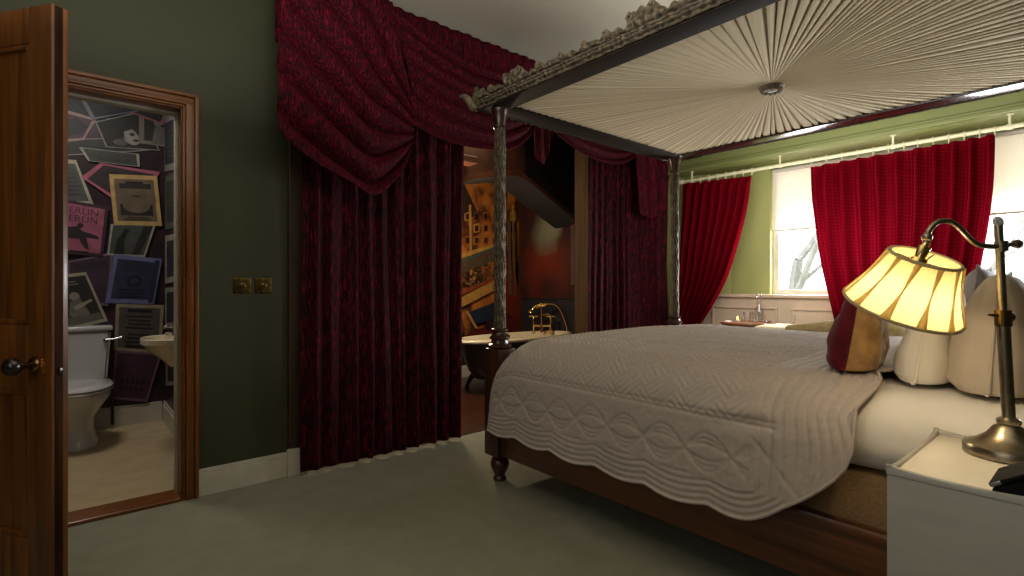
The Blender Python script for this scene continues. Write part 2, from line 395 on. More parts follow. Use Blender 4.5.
# doorway: lining, architrave, threshold
fr = MB()
fr.box(DX1, DX1+.03, YA-.006, YA+.13, 0, DZ, .004); fr.box(DX0-.03, DX0, YA-.006, YA+.13, 0, DZ, .004); fr.box(DX0-.03, DX1+.03, YA-.006, YA+.13, DZ, DZ+.03, .004)
door1 = struct('door_1', fr, M['framewood'])
ar = MB()
for d, e, t in ((0, .014, .016), (.014, .052, .024), (.052, .07, .034)):
    ar.box(DX1+.008+d, DX1+.008+e, YA-t, YA, 0, DZ+.008+e, .004)
a = obj('architrave', ar, M['framewood'], door1); a['kind'] = 'structure'
ah = MB()
for d, t, w in ((0, .016, .014), (.014, .024, .038), (.052, .034, .018)):
    ah.box(DX0-.1, DX1+.008+d+w, YA-t-.0005, YA, DZ+.008+d, DZ+.008+d+w, .004)
ah.box(DX0-.103, DX0-.008, YA-.034, YA, 0, DZ+.03, .005)
a = obj('architrave_head', ah, M['framewood_x'], door1); a['kind'] = 'structure'
st = MB(); st.box(DX1-.012, DX1+.001, YA+.07, YA+.13, 0, DZ, .003); st.box(DX0, DX1, YA+.07, YA+.13, DZ-.012, DZ+.001, .003)
a = obj('door_stop', st, M['white_trim'], door1); a['kind'] = 'structure'
th = MB(); th.box(DX0, DX1, YA-.02, YA+.14, 0, .018, .005); struct('trim_7', th, M['framewood_x'])

# ------------------------------------------------------------------ the open door leaf
leaf_dir = Vector((-.566, .824, 0)).normalized(); lw = .86
free = Vector((-.010, 2.320, 0)); hinge = free+leaf_dir*lw
ang = math.atan2(-leaf_dir.y, -leaf_dir.x)      # local +x runs hinge -> free edge, local +y faces the toilet side
dt = thing('panelled_door', 'open stripped-pine panelled door with dark knob beside the toilet doorway', 'door', hinge, ang, local=True)
H = 2.035; T = .052; st_ = .105
mb = MB()      # frame of stiles and rails; local y from -T(face to camera) to 0
mb.box(lw-st_, lw-.0, -T, 0, .012, H, .003); mb.box(0, st_, -T, 0, .012, H, .003)
for z0, z1 in ((1.915, H), (.745, .965), (.012, .245)): mb.box(st_, lw-st_, -T, 0, z0, z1, .002)
for z0, z1 in ((.965, 1.915), (.245, .745)): mb.box(lw/2-.05, lw/2+.05, -T, 0, z0, z1, .002)
obj('door_frame', mb, M['doorwood'], dt)
for xa, xb in ((st_, lw/2-.05), (lw/2+.05, lw-st_)):
    for z0, z1 in ((.965, 1.915), (.245, .745)):
        mb = MB(); mb.box(xa-.004, xb+.004, -T+.014, -.014, z0-.004, z1+.004)
        for y0, y1 in ((-T+.002, -T+.016), (-.016, -.002)):
            mb.box(xa, xb, y0, y1, z0, z0+.018, .004); mb.box(xa, xb, y0, y1, z1-.018, z1, .004)
            mb.box(xa, xa+.018, y0, y1, z0, z1, .004); mb.box(xb-.018, xb, y0, y1, z0, z1, .004)
        obj('door_panel', mb, M['doorwood'], dt)
kz = .835; kx = lw-.075
R = Matrix.Rotation(PI/2, 4, 'X')
mb = MB(); mb.lathe([(.0, 0), (.026, 0), (.026, .004), (.020, .010), (.009, .012), (.009, .034), (.0, .034)], (kx, -T, kz), 24, T=R); obj('rosette', mb, M['brass'], dt)
mb = MB(); mb.lathe([(.0, 0), (.011, 0), (.013, .006), (.020, .016), (.028, .026), (.030, .036), (.028, .046), (.018, .054), (0, .057)], (kx, -T-.03, kz), 24, T=R); obj('door_knob', mb, M['knob'], dt)
mb = MB(); mb.box(kx+.034, kx+.047, -T-.004, -T, kz-.026, kz+.012, .002)
for zz in (kz-.004, kz+.006, kz+.015): mb.sphere((kx+.0405, -T-.004, zz), .006)
obj('escutcheon', mb, M['escut'], dt)
mb = MB(); mb.box(lw-.0005, lw+.0015, -T+.016, -T+.032, kz-.13, kz+.10); mb.box(lw, lw+.008, -T+.018, -T+.030, kz-.035, kz-.012, .002); obj('lock_plate', mb, M['knob'], dt)
mb = MB(); mb.box(lw-.001, lw+.002, -T+.010, -T+.034, .012, H-.003); obj('edge_rebate', mb, mat('dark_door_edge', (66, 40, 22), (40, 24, 14), (40, 40, 3), .85, spec=.1), dt)
for hz in (.28, 1.05, 1.78):
    mb = MB(); mb.tube([(-.006, .004, hz-.045), (-.006, .004, hz+.045)], .006, 10); mb.box(-.004, .03, .0, .002, hz-.045, hz+.045); obj('hinge', mb, M['brass'], dt)

# ------------------------------------------------------------------ switches
for px, lab in ((242.3, 'antique brass dimmer plate nearer the toilet door on the green wall'), (263.3, 'antique brass dimmer plate nearer the velvet curtain on the green wall')):
    p = at(px, 285.7, 'y', YA)
    t = thing('light_switch', lab, 'light switch', (p[0], YA, p[2]), group='brass dimmer plates')
    mb = MB(); mb.box(p[0]-.043, p[0]+.043, YA-.006, YA, p[2]-.043, p[2]+.043, .003); obj('switch_plate', mb, M['switch'], t)
    mb = MB(); mb.lathe([(.016, 0), (.016, .01), (.012, .013), (0, .013)], (p[0], YA-.006, p[2]), 20, T=R); obj('dimmer_knob', mb, M['switch'], t)

# ================================================================== TOILET ROOM
TX0, TX1, TY1, TZ = -1.15, .575, 5.04, 2.75
mb = MB(); mb.box(TX0, TX1, YA+.12, TY1, -.06, .004); struct('floor_toilet', mb, M['vinyl'])
mb = MB(); mb.box(TX0-.1, TX1+.1, TY1, TY1+.1, 0, TZ); struct('wall_toilet_back', mb, mat('toilet_wall_collage_ground', (62, 34, 46), (34, 32, 36), (5, 5, 5), .35))
mb = MB(); mb.box(TX1, TX1+.1, YA+.12, TY1, 0, TZ); struct('wall_toilet_right', mb, _M['toilet_wall_collage_ground'])
mb = MB(); mb.box(TX0-.1, TX0, YA+.12, TY1, 0, TZ); struct('wall_toilet_left', mb, _M['toilet_wall_collage_ground'])
mb = MB(); mb.box(TX0-.1, TX1+.1, YA+.12, TY1+.1, TZ, TZ+.1); struct('ceiling_toilet', mb, M['ceiling'])
mb = MB(); skirt(mb, TX0, TX1-.02, TY1, 0, .16); struct('baseboard_toilet_back', mb, M['white_trim'])
mb = MB(); skirt(mb, TX1, 0, YA+.14, TY1, .16, 'x-'); struct('baseboard_toilet_right', mb, M['white_trim'])

# --- posters pasted on the toilet walls
def text_mesh(txt, size):
    cu = bpy.data.curves.new('t', 'FONT'); cu.body = txt; cu.size = size; cu.align_x = 'CENTER'; cu.align_y = 'CENTER'
    o = bpy.data.objects.new('t', cu); C.objects.link(o); bpy.context.view_layer.update()
    me = bpy.data.meshes.new_from_object(o.evaluated_get(bpy.context.evaluated_depsgraph_get()))
    vs = [v.co.copy() for v in me.vertices]; fs = [tuple(p.vertices) for p in me.polygons]
    bpy.data.objects.remove(o); bpy.data.curves.remove(cu); bpy.data.meshes.remove(me)
    return vs, fs
def poster(quad, bw, cb, ci, label, k, motif=None, wall='y', sides=None):
    """quad: photo corners TL TR BR BL on the wall; bw: border share; motif(add) paints shapes in unit coordinates"""
    off = .004+.0016*k
    Q = [Vector(at(q[0], q[1], 'y' if wall == 'y' else 'x', (TY1-off) if wall == 'y' else (TX1-off))) for q in quad]
    nrm = Vector((0, -1, 0)) if wall == 'y' else Vector((-1, 0, 0))
    mb = MB()
    def P(u, v, l=0):
        return (Q[0]*(1-u)+Q[1]*u)*(1-v)+(Q[3]*(1-u)+Q[2]*u)*v+nrm*(.0003*l)
    mb.add([P(0, 0), P(1, 0), P(1, 1), P(0, 1)]+[p-nrm*.001 for p in (P(0, 0), P(1, 0), P(1, 1), P(0, 1))],
           [(0, 1, 2, 3), (0, 4, 5, 1), (1, 5, 6, 2), (2, 6, 7, 3), (3, 7, 4, 0)], flat(cb))
    l, t, r, b = sides or (bw, bw, bw, bw)
    mb.add([P(l, t, 1), P(1-r, t, 1), P(1-r, 1-b, 1), P(l, 1-b, 1)], [(0, 1, 2, 3)], flat(ci))
    cnt = [2]
    def shape(pts, col):
        mb.add([P(u, v, cnt[0]) for u, v in pts], [tuple(range(len(pts)))], flat(col)); cnt[0] += 1
    def text(txt, u, v, size, col, asp=1.0):
        vs, fs = text_mesh(txt, 1)
        mb.add([P(u+p.x*size*asp, v-p.y*size, cnt[0]) for p in vs], fs, flat(col)); cnt[0] += 1
    if motif: motif(shape, text)
    o = obj('poster', mb, None, None, None, normals=False)
    return tag(o, label, 'poster', 'posters papering the toilet walls')
def ell(cu, cv, ru, rv, a0=0, a1=2*PI, n=18):
    return [(cu+ru*math.cos(a0+(a1-a0)*i/n), cv+rv*math.sin(a0+(a1-a0)*i/n)) for i in range(n+(0 if a1-a0 > 6.2 else 1))]
def bars(sh, u0, u1, vs, h, col, jit=.15):
    r = random.Random(int(u0*100+len(vs)))
    for v in vs:
        w = (u1-u0)*r.uniform(0, jit)
        sh([(u0+w, v), (u1-w, v), (u1-w, v+h), (u0+w, v+h)], col)
def m_face(sh, tx):
    sh(ell(.55, .62, .16, .26), (150, 146, 142)); sh(ell(.60, .56, .05, .05), (36, 34, 34)); sh(ell(.62, .74, .06, .04), (60, 52, 52))
    sh([(.36, .5), (.44, .3), (.66, .3), (.62, .42), (.46, .46), (.42, .7)], (26, 25, 27)); sh(ell(.3, .8, .13, .12), (88, 86, 84))
def m_figure(sh, tx):
    sh(ell(.45, .3, .1, .1), (120, 116, 110)); sh([(.38, .4), (.55, .4), (.72, .95), (.3, .95)], (104, 102, 98)); sh([(.5, .45), (.85, .3), (.86, .36), (.56, .55)], (92, 90, 86))
def m_lines(sh, tx): bars(sh, .14, .84, [.2+.09*i for i in range(7)], .03, (66, 66, 66))
def m_gold(sh, tx):
    sh([(.18, .17), (.84, .17), (.84, .27), (.18, .27)], (40, 34, 28)); bars(sh, .28, .72, [.13], .05, (30, 26, 22))
    sh(ell(.5, .42, .1, .03), (70, 60, 46))
    sh([(.16, .58), (.22, .58)]+[(.5-.28*math.cos(i*PI/12), .62+.13*math.sin(i*PI/12)) for i in range(13)]+[(.8, .58), (.84, .58), (.84, .8), (.16, .8)], (34, 29, 25)); bars(sh, .2, .8, [.83, .87], .02, (46, 40, 32))
def m_berlin(sh, tx):
    tx('BERLIN', .55, .17, .17, (80, 34, 50), 1.1); tx('BERLIN', .55, .32, .17, (80, 34, 50), 1.1)
    d = (46, 28, 38)
    sh([(.2, .62), (.34, .5), (.52, .46), (.6, .54), (.86, .6), (.9, .66), (.62, .66), (.52, .7), (.36, .7)], d); sh([(.5, .6), (.68, .66), (.74, .88), (.66, .86)], d)
    sh([(.2, .62), (.1, .8), (.24, .78), (.36, .66)], d); sh(ell(.56, .44, .05, .045), d); bars(sh, .4, .75, [.92], .02, d)
def m_dance(sh, tx):
    d = (22, 22, 22)
    sh([(.16, .95), (.2, .5), (.3, .25), (.4, .3), (.36, .55), (.44, .95)], d); sh(ell(.36, .22, .07, .07), d); sh([(.74, .08), (.95, .08), (.82, .95), (.62, .95)], (34, 31, 33))
    bars(sh, .48, .7, [.2, .28, .36, .5, .58], .015, (96, 98, 92))
def m_blue(sh, tx):
    bars(sh, .2, .78, [.1, .16, .22, .28], .025, (26, 28, 46)); sh(ell(.5, .52, .17, .12), (24, 24, 40)); sh(ell(.5, .52, .09, .06), (52, 54, 84)); bars(sh, .18, .8, [.7, .77, .84], .03, (28, 28, 46)); sh([(.86, .04), (.96, .04), (.96, .96), (.86, .96)], (36, 38, 64))
def m_player(sh, tx):
    sh(ell(.5, .42, .12, .08), (150, 144, 132)); sh([(.38, .5), (.62, .48), (.72, .78), (.5, .86), (.3, .75)], (120, 116, 106)); sh([(.4, .6), (.85, .52), (.86, .56), (.45, .68)], (168, 160, 144)); sh([(.08, .78), (.92, .8), (.92, .94), (.08, .94)], (104, 100, 92)); bars(sh, .2, .7, [.14, .19], .02, (140, 134, 120))
def m_text(sh, tx): bars(sh, .14, .86, [.1], .07, (24, 22, 22)); bars(sh, .18, .82, [.24, .32, .40, .48, .62, .70, .78], .035, (34, 32, 30)); bars(sh, .2, .8, [.86], .06, (22, 20, 20))
def m_dots(sh, tx):
    bars(sh, .2, .7, [.15, .25, .35, .45], .04, (72, 40, 64))
    for j in range(2):
        for i in range(5): sh(ell(.22+.13*i, .62+.14*j, .045, .045, n=10), (30, 20, 30))
def m_pinkshape(sh, tx): sh(ell(.62, .3, .18, .14), (30, 22, 26)); sh([(.2, .3), (.5, .2), (.48, .6), (.26, .62)], (42, 34, 38))
def m_purple(sh, tx): bars(sh, .1, .95, [.12], .14, (50, 38, 50)); sh(ell(.5, .5, .2, .15), (72, 46, 66)); bars(sh, .1, .8, [.7, .8], .05, (48, 34, 46))
def m_plain(sh, tx): sh([(.1, .3), (.5, .16), (.9, .4), (.8, .7), (.3, .8)], (44, 44, 48))
PST = [
    ([(50, 88), (96, 88), (112, 122), (56, 128)], .08, (98, 98, 102), (44, 44, 50), 'grey framed dark print in the top left corner of the toilet doorway', m_plain),
    ([(66, 139), (112, 138), (160, 150), (60, 156)], .06, (150, 148, 140), (50, 52, 52), 'long dark strip print just under the purple print', m_lines),
    ([(60, 108), (97, 119), (84, 140), (56, 143)], .1, (164, 140, 136), (84, 54, 72), 'purple print with a pale pink border near the top left', m_plain),
    ([(95, 122), (141, 111), (160, 151), (106, 147)], .03, (142, 140, 134), (32, 31, 33), 'black portrait print with a white face', m_face),
    ([(139, 113), (180, 115), (180, 149), (139, 143)], .12, (128, 122, 110), (42, 42, 42), 'cream framed grey print of a standing figure at top right', m_figure),
    ([(134, 101), (169, 109), (163, 125), (129, 112)], .1, (158, 104, 112), (46, 38, 42), 'small dark print with a dusty pink frame at top right', m_plain),
    ([(79, 96), (133, 102), (139, 111), (92, 120)], .08, (112, 116, 130), (32, 34, 44), 'navy print tilted across the top of the collage', m_plain),
    ([(79, 147), (139, 154), (140, 167), (88, 161)], .05, (156, 154, 142), (62, 66, 62), 'narrow grey strip above the pink framed print', m_lines),
    ([(50, 158), (76, 160), (94, 205), (52, 206)], .09, (172, 166, 146), (78, 84, 78), 'grey green print with a cream edge left of the pink frame', m_lines),
    ([(81, 177), (100, 163), (160, 172), (138, 216)], .08, (176, 92, 116), (44, 30, 36), 'dark print with a bright pink frame behind the gold framed one', m_pinkshape),
    ([(68, 261), (113, 252), (108, 306), (64, 303)], .05, (122, 90, 118), (62, 44, 60), 'dull purple print left of the blue one', m_purple),
    ([(111, 224), (156, 224), (145, 257), (107, 255)], .05, (164, 162, 150), (70, 76, 72), 'grey print of a dark dancer between the gold and blue prints', m_dance),
    ([(109, 174), (157, 176), (162, 226), (114, 225)], .085, (196, 162, 102), (108, 92, 72), 'brown playbill in a gold frame', m_gold),
    ([(46, 196), (109, 207), (103, 257), (44, 252)], .06, (60, 32, 46), (164, 90, 114), 'pink poster reading BERLIN twice above a leaping figure', m_berlin),
    ([(114, 254), (162, 259), (154, 304), (105, 303)], .09, (106, 110, 150), (44, 47, 76), 'navy playbill in a periwinkle blue frame', m_blue),
    ([(50, 276), (86, 272), (108, 321), (56, 333)], .06, (172, 164, 142), (44, 42, 40), 'black print of a white figure with a cream border above the cistern', m_player),
    ([(115, 350), (162, 353), (147, 402), (112, 399)], .05, (124, 84, 112), (68, 40, 58), 'purple print with dark dots beside the toilet bowl', m_dots),
    ([(116, 304), (164, 305), (161, 354), (114, 350)], .07, (154, 142, 118), (84, 78, 70), 'dark grey text playbill in a beige frame right of the cistern', m_text),
]
for k, (q, bw, cb, ci, lab, mo) in enumerate(PST): poster(q, bw, cb, ci, lab, k, mo)
RW = [([(163, 118), (181, 108), (181, 168), (163, 172)], 'grey print on the toilet side wall nearest the ceiling', (134, 132, 126), (48, 50, 52), m_lines),
      ([(165, 176), (181, 170), (181, 226), (165, 230)], 'dark green print on the toilet side wall level with the gold framed one', (70, 84, 76), (40, 46, 44), m_lines),
      ([(165, 236), (181, 232), (181, 280), (165, 284)], 'pale edged print on the toilet side wall level with the blue one', (160, 158, 148), (58, 58, 62), m_plain),
      ([(165, 288), (181, 286), (181, 326), (165, 328)], 'dark print on the toilet side wall just above the basin', (150, 146, 136), (44, 42, 44), m_plain),
      ([(166, 352), (181, 350), (181, 384), (166, 386)], 'dark print with a white line on the side wall under the basin', (152, 150, 144), (42, 36, 40), m_plain)]
for k, (q, lab, cb, ci, mo) in enumerate(RW): poster(q, .12, cb, ci, lab, k, mo, 'x')

# --- toilet
tc = (.03, 4.62, .004)
t = thing('toilet', 'white close-coupled toilet with closed lid under the poster collage', 'toilet', tc)
def stadium(hw, yb, yf, z, n=32):
    """egg outline: straight back at yb, round front at yf (yf<yb)"""
    out = []
    for k in range(n):
        a = 2*PI*k/n; x = math.cos(a); y = math.sin(a)
        if y > 0: px_ = hw*math.copysign(abs(x)**.55, x); py_ = (yb+yf)/2+.05+(yb-(yb+yf)/2-.05)*y**.6
        else: px_ = hw*x; py_ = (yb+yf)/2+.05+((yb+yf)/2+.05-yf)*y
        out.append((tc[0]+px_, py_, z))
    return out
secs = [(.112, 4.80, 4.44, .004), (.112, 4.80, 4.44, .03), (.100, 4.79, 4.46, .05), (.088, 4.79, 4.47, .12), (.095, 4.79, 4.44, .2), (.14, 4.80, 4.36, .28), (.178, 4.82, 4.29, .345), (.182, 4.82, 4.28, .385)]
mb = MB(); mb.grid(np.array([stadium(*s_) for s_ in secs]), closed=True); mb.add(stadium(.182, 4.82, 4.28, .385), [tuple(range(32))]); obj('bowl', mb, M['ceramic'], t, 50)
mb = MB(); mb.grid(np.array([stadium(.188, 4.81, 4.275, .387), stadium(.192, 4.81, 4.27, .394), stadium(.188, 4.81, 4.275, .404)]), closed=True); mb.add(stadium(.188, 4.81, 4.275, .404), [tuple(range(32))]); obj('seat', mb, M['ceramic'], t, 60)
mb = MB(); mb.grid(np.array([stadium(.188, 4.81, 4.275, .408), stadium(.191, 4.81, 4.271, .416), stadium(.18, 4.80, 4.285, .427), stadium(.1, 4.75, 4.4, .432)]), closed=True); mb.add(stadium(.1, 4.75, 4.4, .432), [tuple(range(32))]); obj('lid', mb, M['ceramic'], t, 60)
mb = MB(); mb.add([(tc[0]+sx*w, y, z) for z, w in ((.40, .165), (.765, .19)) for sx, y in ((-1, 5.02), (1, 5.02), (1, 4.835), (-1, 4.835))],
                  [(0, 1, 2, 3), (4, 5, 6, 7), (0, 1, 5, 4), (1, 2, 6, 5), (2, 3, 7, 6), (3, 0, 4, 7)])
bmesh.ops.bevel(mb.bm, geom=mb.bm.edges[:], offset=.018, segments=3, affect='EDGES'); mb.box(tc[0]-.1, tc[0]+.1, 4.79, 4.95, .37, .42, .02); obj('cistern', mb, M['ceramic'], t)
mb = MB(); mb.box(tc[0]-.2, tc[0]+.2, 4.822, 5.024, .765, .80, .012, seg=3); obj('cistern_lid', mb, M['ceramic'], t)
mb = MB(); mb.tube([(tc[0]+.155, 4.835, .70), (tc[0]+.155, 4.81, .70)], .014); mb.tube([(tc[0]+.155, 4.808, .70), (tc[0]+.20, 4.80, .703), (tc[0]+.25, 4.80, .712)], [.007, .006, .010]); obj('flush_lever', mb, M['chrome'], t)
mb = MB(); mb.tube([(.235, 5.005, .03), (.235, 5.0, .30), (.215, 4.96, .42)], .011); tag(obj('supply_pipe', mb, M['knob']), 'dark thin water pipe rising beside the toilet bowl', 'pipe')
# --- basin on the side wall
bc = (TX1-.022, 4.16, .75)
t = thing('basin', 'small white wall-hung basin with a faceted rim right of the toilet', 'basin', (bc[0], bc[1], .5))
def half(rx, ry, z, n=16, p=.8):
    return [(bc[0]-rx*abs(math.sin(PI*k/n))**p, bc[1]+ry*math.copysign(abs(math.cos(PI*k/n))**.7, math.cos(PI*k/n)), z) for k in range(n+1)]
mb = MB(); mb.grid(np.array([half(.05, .05, .55), half(.10, .12, .60), half(.17, .18, .66), half(.205, .22, .705), half(.215, .23, .712), half(.215, .23, .745), half(.205, .22, .75), half(.185, .20, .745), half(.17, .18, .70), half(.1, .1, .665)]))
mb.box(bc[0]-.06, bc[0]+.019, bc[1]-.225, bc[1]+.225, .66, .765, .012)
obj('bowl', mb, M['cream_ceramic'], t, 30)
mb = MB(); mb.tube([(bc[0]-.04, bc[1]-.1, .76), (bc[0]-.04, bc[1]-.1, .82), (bc[0]-.09, bc[1]-.1, .83), (bc[0]-.10, bc[1]-.1, .81)], .01); obj('tap', mb, M['chrome'], t)

# ================================================================== BATH ALCOVE
BX0, BX1, BY1 = .80, 4.45, 5.07
mb = MB(); mb.box(BX0, BX1, YA, BY1, -.06, -.002); mb.box(AX0, AX1, YA, YA+.13, -.05, .004); struct('floor_bath', mb, M['floorwood'])
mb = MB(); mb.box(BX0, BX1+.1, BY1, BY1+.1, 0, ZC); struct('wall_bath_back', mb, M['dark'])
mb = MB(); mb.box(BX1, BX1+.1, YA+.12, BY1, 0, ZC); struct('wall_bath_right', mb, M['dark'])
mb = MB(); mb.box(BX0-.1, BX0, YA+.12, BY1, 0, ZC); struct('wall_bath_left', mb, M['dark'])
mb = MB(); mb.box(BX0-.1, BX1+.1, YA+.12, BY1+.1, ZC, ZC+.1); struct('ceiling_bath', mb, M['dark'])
mb = MB(); skirt(mb, BX0, BX1-.02, BY1, 0, .14); struct('baseboard_bath', mb, M['white_trim'])
# sloping painted bulkhead over the tub
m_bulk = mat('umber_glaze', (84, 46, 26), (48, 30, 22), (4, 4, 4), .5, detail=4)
m_bulk2 = mat('dark_glaze', (40, 26, 24), (20, 17, 18), (3, 3, 3), .5, detail=4)  # darker glaze for the right part of the bulkhead
m_edge = mat('orange_brown_edge', (106, 60, 36), (80, 46, 28), (6, 6, 6), .5)
YK = 4.0
low = crom([(440, 200), (465, 183), (480, 178.5), (500, 176.5), (523, 178), (552, 201), (578, 222), (600, 240)], 40)
B0 = at(low[:, 0], low[:, 1], 'y', YK)
mb = MB()
for i in range(39):
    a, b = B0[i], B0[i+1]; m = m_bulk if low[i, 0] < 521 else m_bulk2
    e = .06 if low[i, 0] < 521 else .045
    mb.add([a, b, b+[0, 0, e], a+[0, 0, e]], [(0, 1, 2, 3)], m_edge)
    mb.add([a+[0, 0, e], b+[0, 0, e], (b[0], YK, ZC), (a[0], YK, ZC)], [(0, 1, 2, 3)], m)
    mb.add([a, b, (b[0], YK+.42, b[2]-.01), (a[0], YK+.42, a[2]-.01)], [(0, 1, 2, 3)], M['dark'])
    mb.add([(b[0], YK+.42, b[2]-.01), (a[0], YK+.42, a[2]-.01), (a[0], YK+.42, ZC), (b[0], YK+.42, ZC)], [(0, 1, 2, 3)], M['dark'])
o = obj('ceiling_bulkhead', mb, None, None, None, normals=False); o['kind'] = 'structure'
p0, p1 = at(458, 153, 'y', 3.85), at(478, 164, 'y', 3.85)
mb = MB(); mb.box(p0[0]-.5, p1[0], 3.84, 3.999, p1[2], p0[2], .01); o = struct('ceiling_box_beam', mb, m_edge)
# murals
def mural(name, label, px_poly, plane, val, base, patches):
    mb = MB(); s = (0, -1, 0) if plane == 'y' else (-1, 0, 0)
    Q = [Vector(at(a, b, plane, val)) for a, b in px_poly]
    mb.prism(Q, Vector(s)*-.004, base)
    for k, (pts, col) in enumerate(patches):
        mb.add([Vector(at(a, b, plane, val))+Vector(s)*.0004*(k+1) for a, b in pts], [tuple(range(len(pts)))], col if not isinstance(col, tuple) else flat(col))
    return tag(obj(name, mb, None, None, None, normals=False), label, 'mural')
base1 = mat('mural_amber', (190, 112, 42), (74, 36, 18), (7, 7, 5), .6, detail=6, lo=.4, hi=.62)
rnd = random.Random(3); pt = []
def quad(x0, y0, x1, y1, w, c): 
    d = math.hypot(x1-x0, y1-y0); nx, ny = -(y1-y0)/d*w/2, (x1-x0)/d*w/2
    pt.append(([(x0+nx, y0+ny), (x1+nx, y1+ny), (x1-nx, y1-ny), (x0-nx, y0-ny)], c))
quad(440, 210, 470, 196, 40, (62, 40, 24))
for x in range(446, 516, 9):      # tiers of lit openings
    for y in (212, 224, 236, 249):
        if rnd.random() < .8:
            c = rnd.choice([(176, 110, 44), (150, 80, 30), (108, 56, 24), (196, 142, 66)])
            pt.append(([(x, y+rnd.uniform(-2, 2)), (x+6, y-1), (x+6, y+8), (x, y+9)], c))
            pt.append(([(x+1.5, y+2), (x+5, y+1.5), (x+5, y+7), (x+1.5, y+7.5)], rnd.choice([(64, 30, 16), (44, 24, 18)])))
for x in (447, 456, 469, 512): quad(x, 205, x+1, 275, 2.2, (202, 150, 74))
quad(440, 262, 492, 246, 4, (208, 152, 72)); quad(440, 275, 500, 252, 12, (96, 76, 56)); quad(440, 268, 496, 247, 2.5, (70, 92, 80))
for i in range(70):
    x = rnd.uniform(444, 500); y = 292-(x-440)*.42+rnd.uniform(-9, 9)
    pt.append((ell(x, y, rnd.uniform(.8, 2.2), rnd.uniform(.8, 2), n=7), rnd.choice([(150, 100, 54), (70, 40, 26), (110, 86, 60), (44, 30, 24), (176, 124, 66), (60, 72, 62)])))
quad(440, 312, 498, 282, 9, (190, 140, 68)); quad(442, 302, 496, 276, 3, (150, 66, 30))
pt.append(([(466, 312), (500, 299), (500, 318), (470, 324)], (34, 44, 68))); quad(464, 311, 474, 328, 2.5, (206, 156, 80))
pt.append(([(452, 340), (500, 318), (516, 318), (516, 345), (452, 345)], (104, 26, 24))); pt.append(([(503, 250), (517, 290), (517, 322), (503, 312)], (120, 36, 22)))
for x0, x1 in ((505, 508), (510, 512)): pt.append(([(x0, 222), (x1, 222), (x1+1, 295), (x0+1, 295)], (104, 84, 62)))
pt.append((ell(490, 325, 8, 6, n=14), (54, 30, 26))); pt.append((ell(456, 326, 5, 12, n=14), (130, 78, 40)))
pt.append(([(516, 175), (521.5, 175), (521.5, 350), (516, 350)], (88, 48, 22)))
mural('wall_mural', 'amber painted mural of crowded balconies on the wall behind the bathtub', [(380, 150), (522, 150), (522, 352), (380, 352)], 'y', BY1-.006, base1, pt)
base2 = mat('mural_oxblood', (72, 30, 24), (44, 26, 24), (1.5, 1.5, 9), .35, detail=6, lo=.3, hi=.7)
base3 = mat('mural_charcoal', (46, 46, 50), (32, 32, 36), (3, 3, 3), .45, detail=5)
m_smoke = mat('mural_smoke', (96, 96, 76), (52, 44, 38), (5, 5, 5), .45, detail=5, lo=.4, hi=.7)
m_rust = mat('mural_rust', (104, 36, 20), (70, 28, 20), (2, 2, 9), .4, detail=6)
def painted(name, base, blobs):
    m, nt, b = newmat(name); b.inputs['Roughness'].default_value = .38
    n = N(nt, 'ShaderNodeTexNoise'); n.inputs['Scale'].default_value = 1; n.inputs['Detail'].default_value = 6
    nt.links.new(coords(nt, (2, 2, 12)), n.inputs['Vector'])
    col = ramp(nt, n.outputs['Fac'], [(.3, lin(base[0])), (.7, lin(base[1]))])
    tc = N(nt, 'ShaderNodeTexCoord')
    wob = N(nt, 'ShaderNodeTexNoise'); wob.inputs['Scale'].default_value = 5; wob.inputs['Detail'].default_value = 5; nt.links.new(tc.outputs['Object'], wob.inputs['Vector'])
    for c, r, k in blobs:
        d = N(nt, 'ShaderNodeVectorMath', operation='DISTANCE'); d.inputs[1].default_value = c; nt.links.new(tc.outputs['Object'], d.inputs[0])
        a = N(nt, 'ShaderNodeMath', operation='MULTIPLY_ADD'); a.inputs[1].default_value = -.55*r; nt.links.new(wob.outputs['Fac'], a.inputs[0]); nt.links.new(d.outputs['Value'], a.inputs[2])
        mr = N(nt, 'ShaderNodeMapRange'); mr.inputs['From Min'].default_value = r*.75; mr.inputs['From Max'].default_value = 0; nt.links.new(a.outputs[0], mr.inputs['Value'])
        mx = N(nt, 'ShaderNodeMixRGB'); nt.links.new(mr.outputs[0], mx.inputs['Fac']); nt.links.new(col, mx.inputs['Color1']); mx.inputs['Color2'].default_value = lin(k); col = mx.outputs['Color']
    nt.links.new(col, b.inputs['Base Color']); return m
pw = lambda a, b_: tuple(float(q) for q in at(a, b_, 'x', BX1-.006))
base2 = painted('mural_oxblood_smoke', ((70, 30, 24), (40, 26, 26)), [(pw(545, 268), .5, (116, 40, 22)), (pw(549, 290), .3, (62, 30, 28)), (pw(546, 232), .30, (124, 122, 98)), (pw(552, 226), .2, (134, 132, 108))])
mural('wall_mural', 'dark oxblood painted panel with a grey smoky patch right of the amber mural', [(522.5, 195), (586, 195), (586, 299), (522.5, 299)], 'x', BX1-.006, base2, [])
mb = MB(); q = [Vector(at(a, b, 'x', BX1-.004)) for a, b in ((522.5, 300), (590, 300), (590, 360), (522.5, 360))]; mb.prism(q, (.003, 0, 0)); struct('wall_dado_panel', mb, base3)
mb = MB(); a, b = at(522, 299, 'x', BX1-.01), at(590, 299, 'x', BX1-.01); mb.tube([a, b], .01, 8); struct('trim_8', mb, M['dark'])
p = at(573, 222, 'x', BX1-.02)
mb = MB(); mb.box(BX1-.03, BX1-.006, p[1]-.03, p[1]+.03, 1.1, p[2], .003); struct('trim_9', mb, mat('mauve_brown_post', (96, 68, 60), (78, 54, 48), (6, 6, 2), .5))

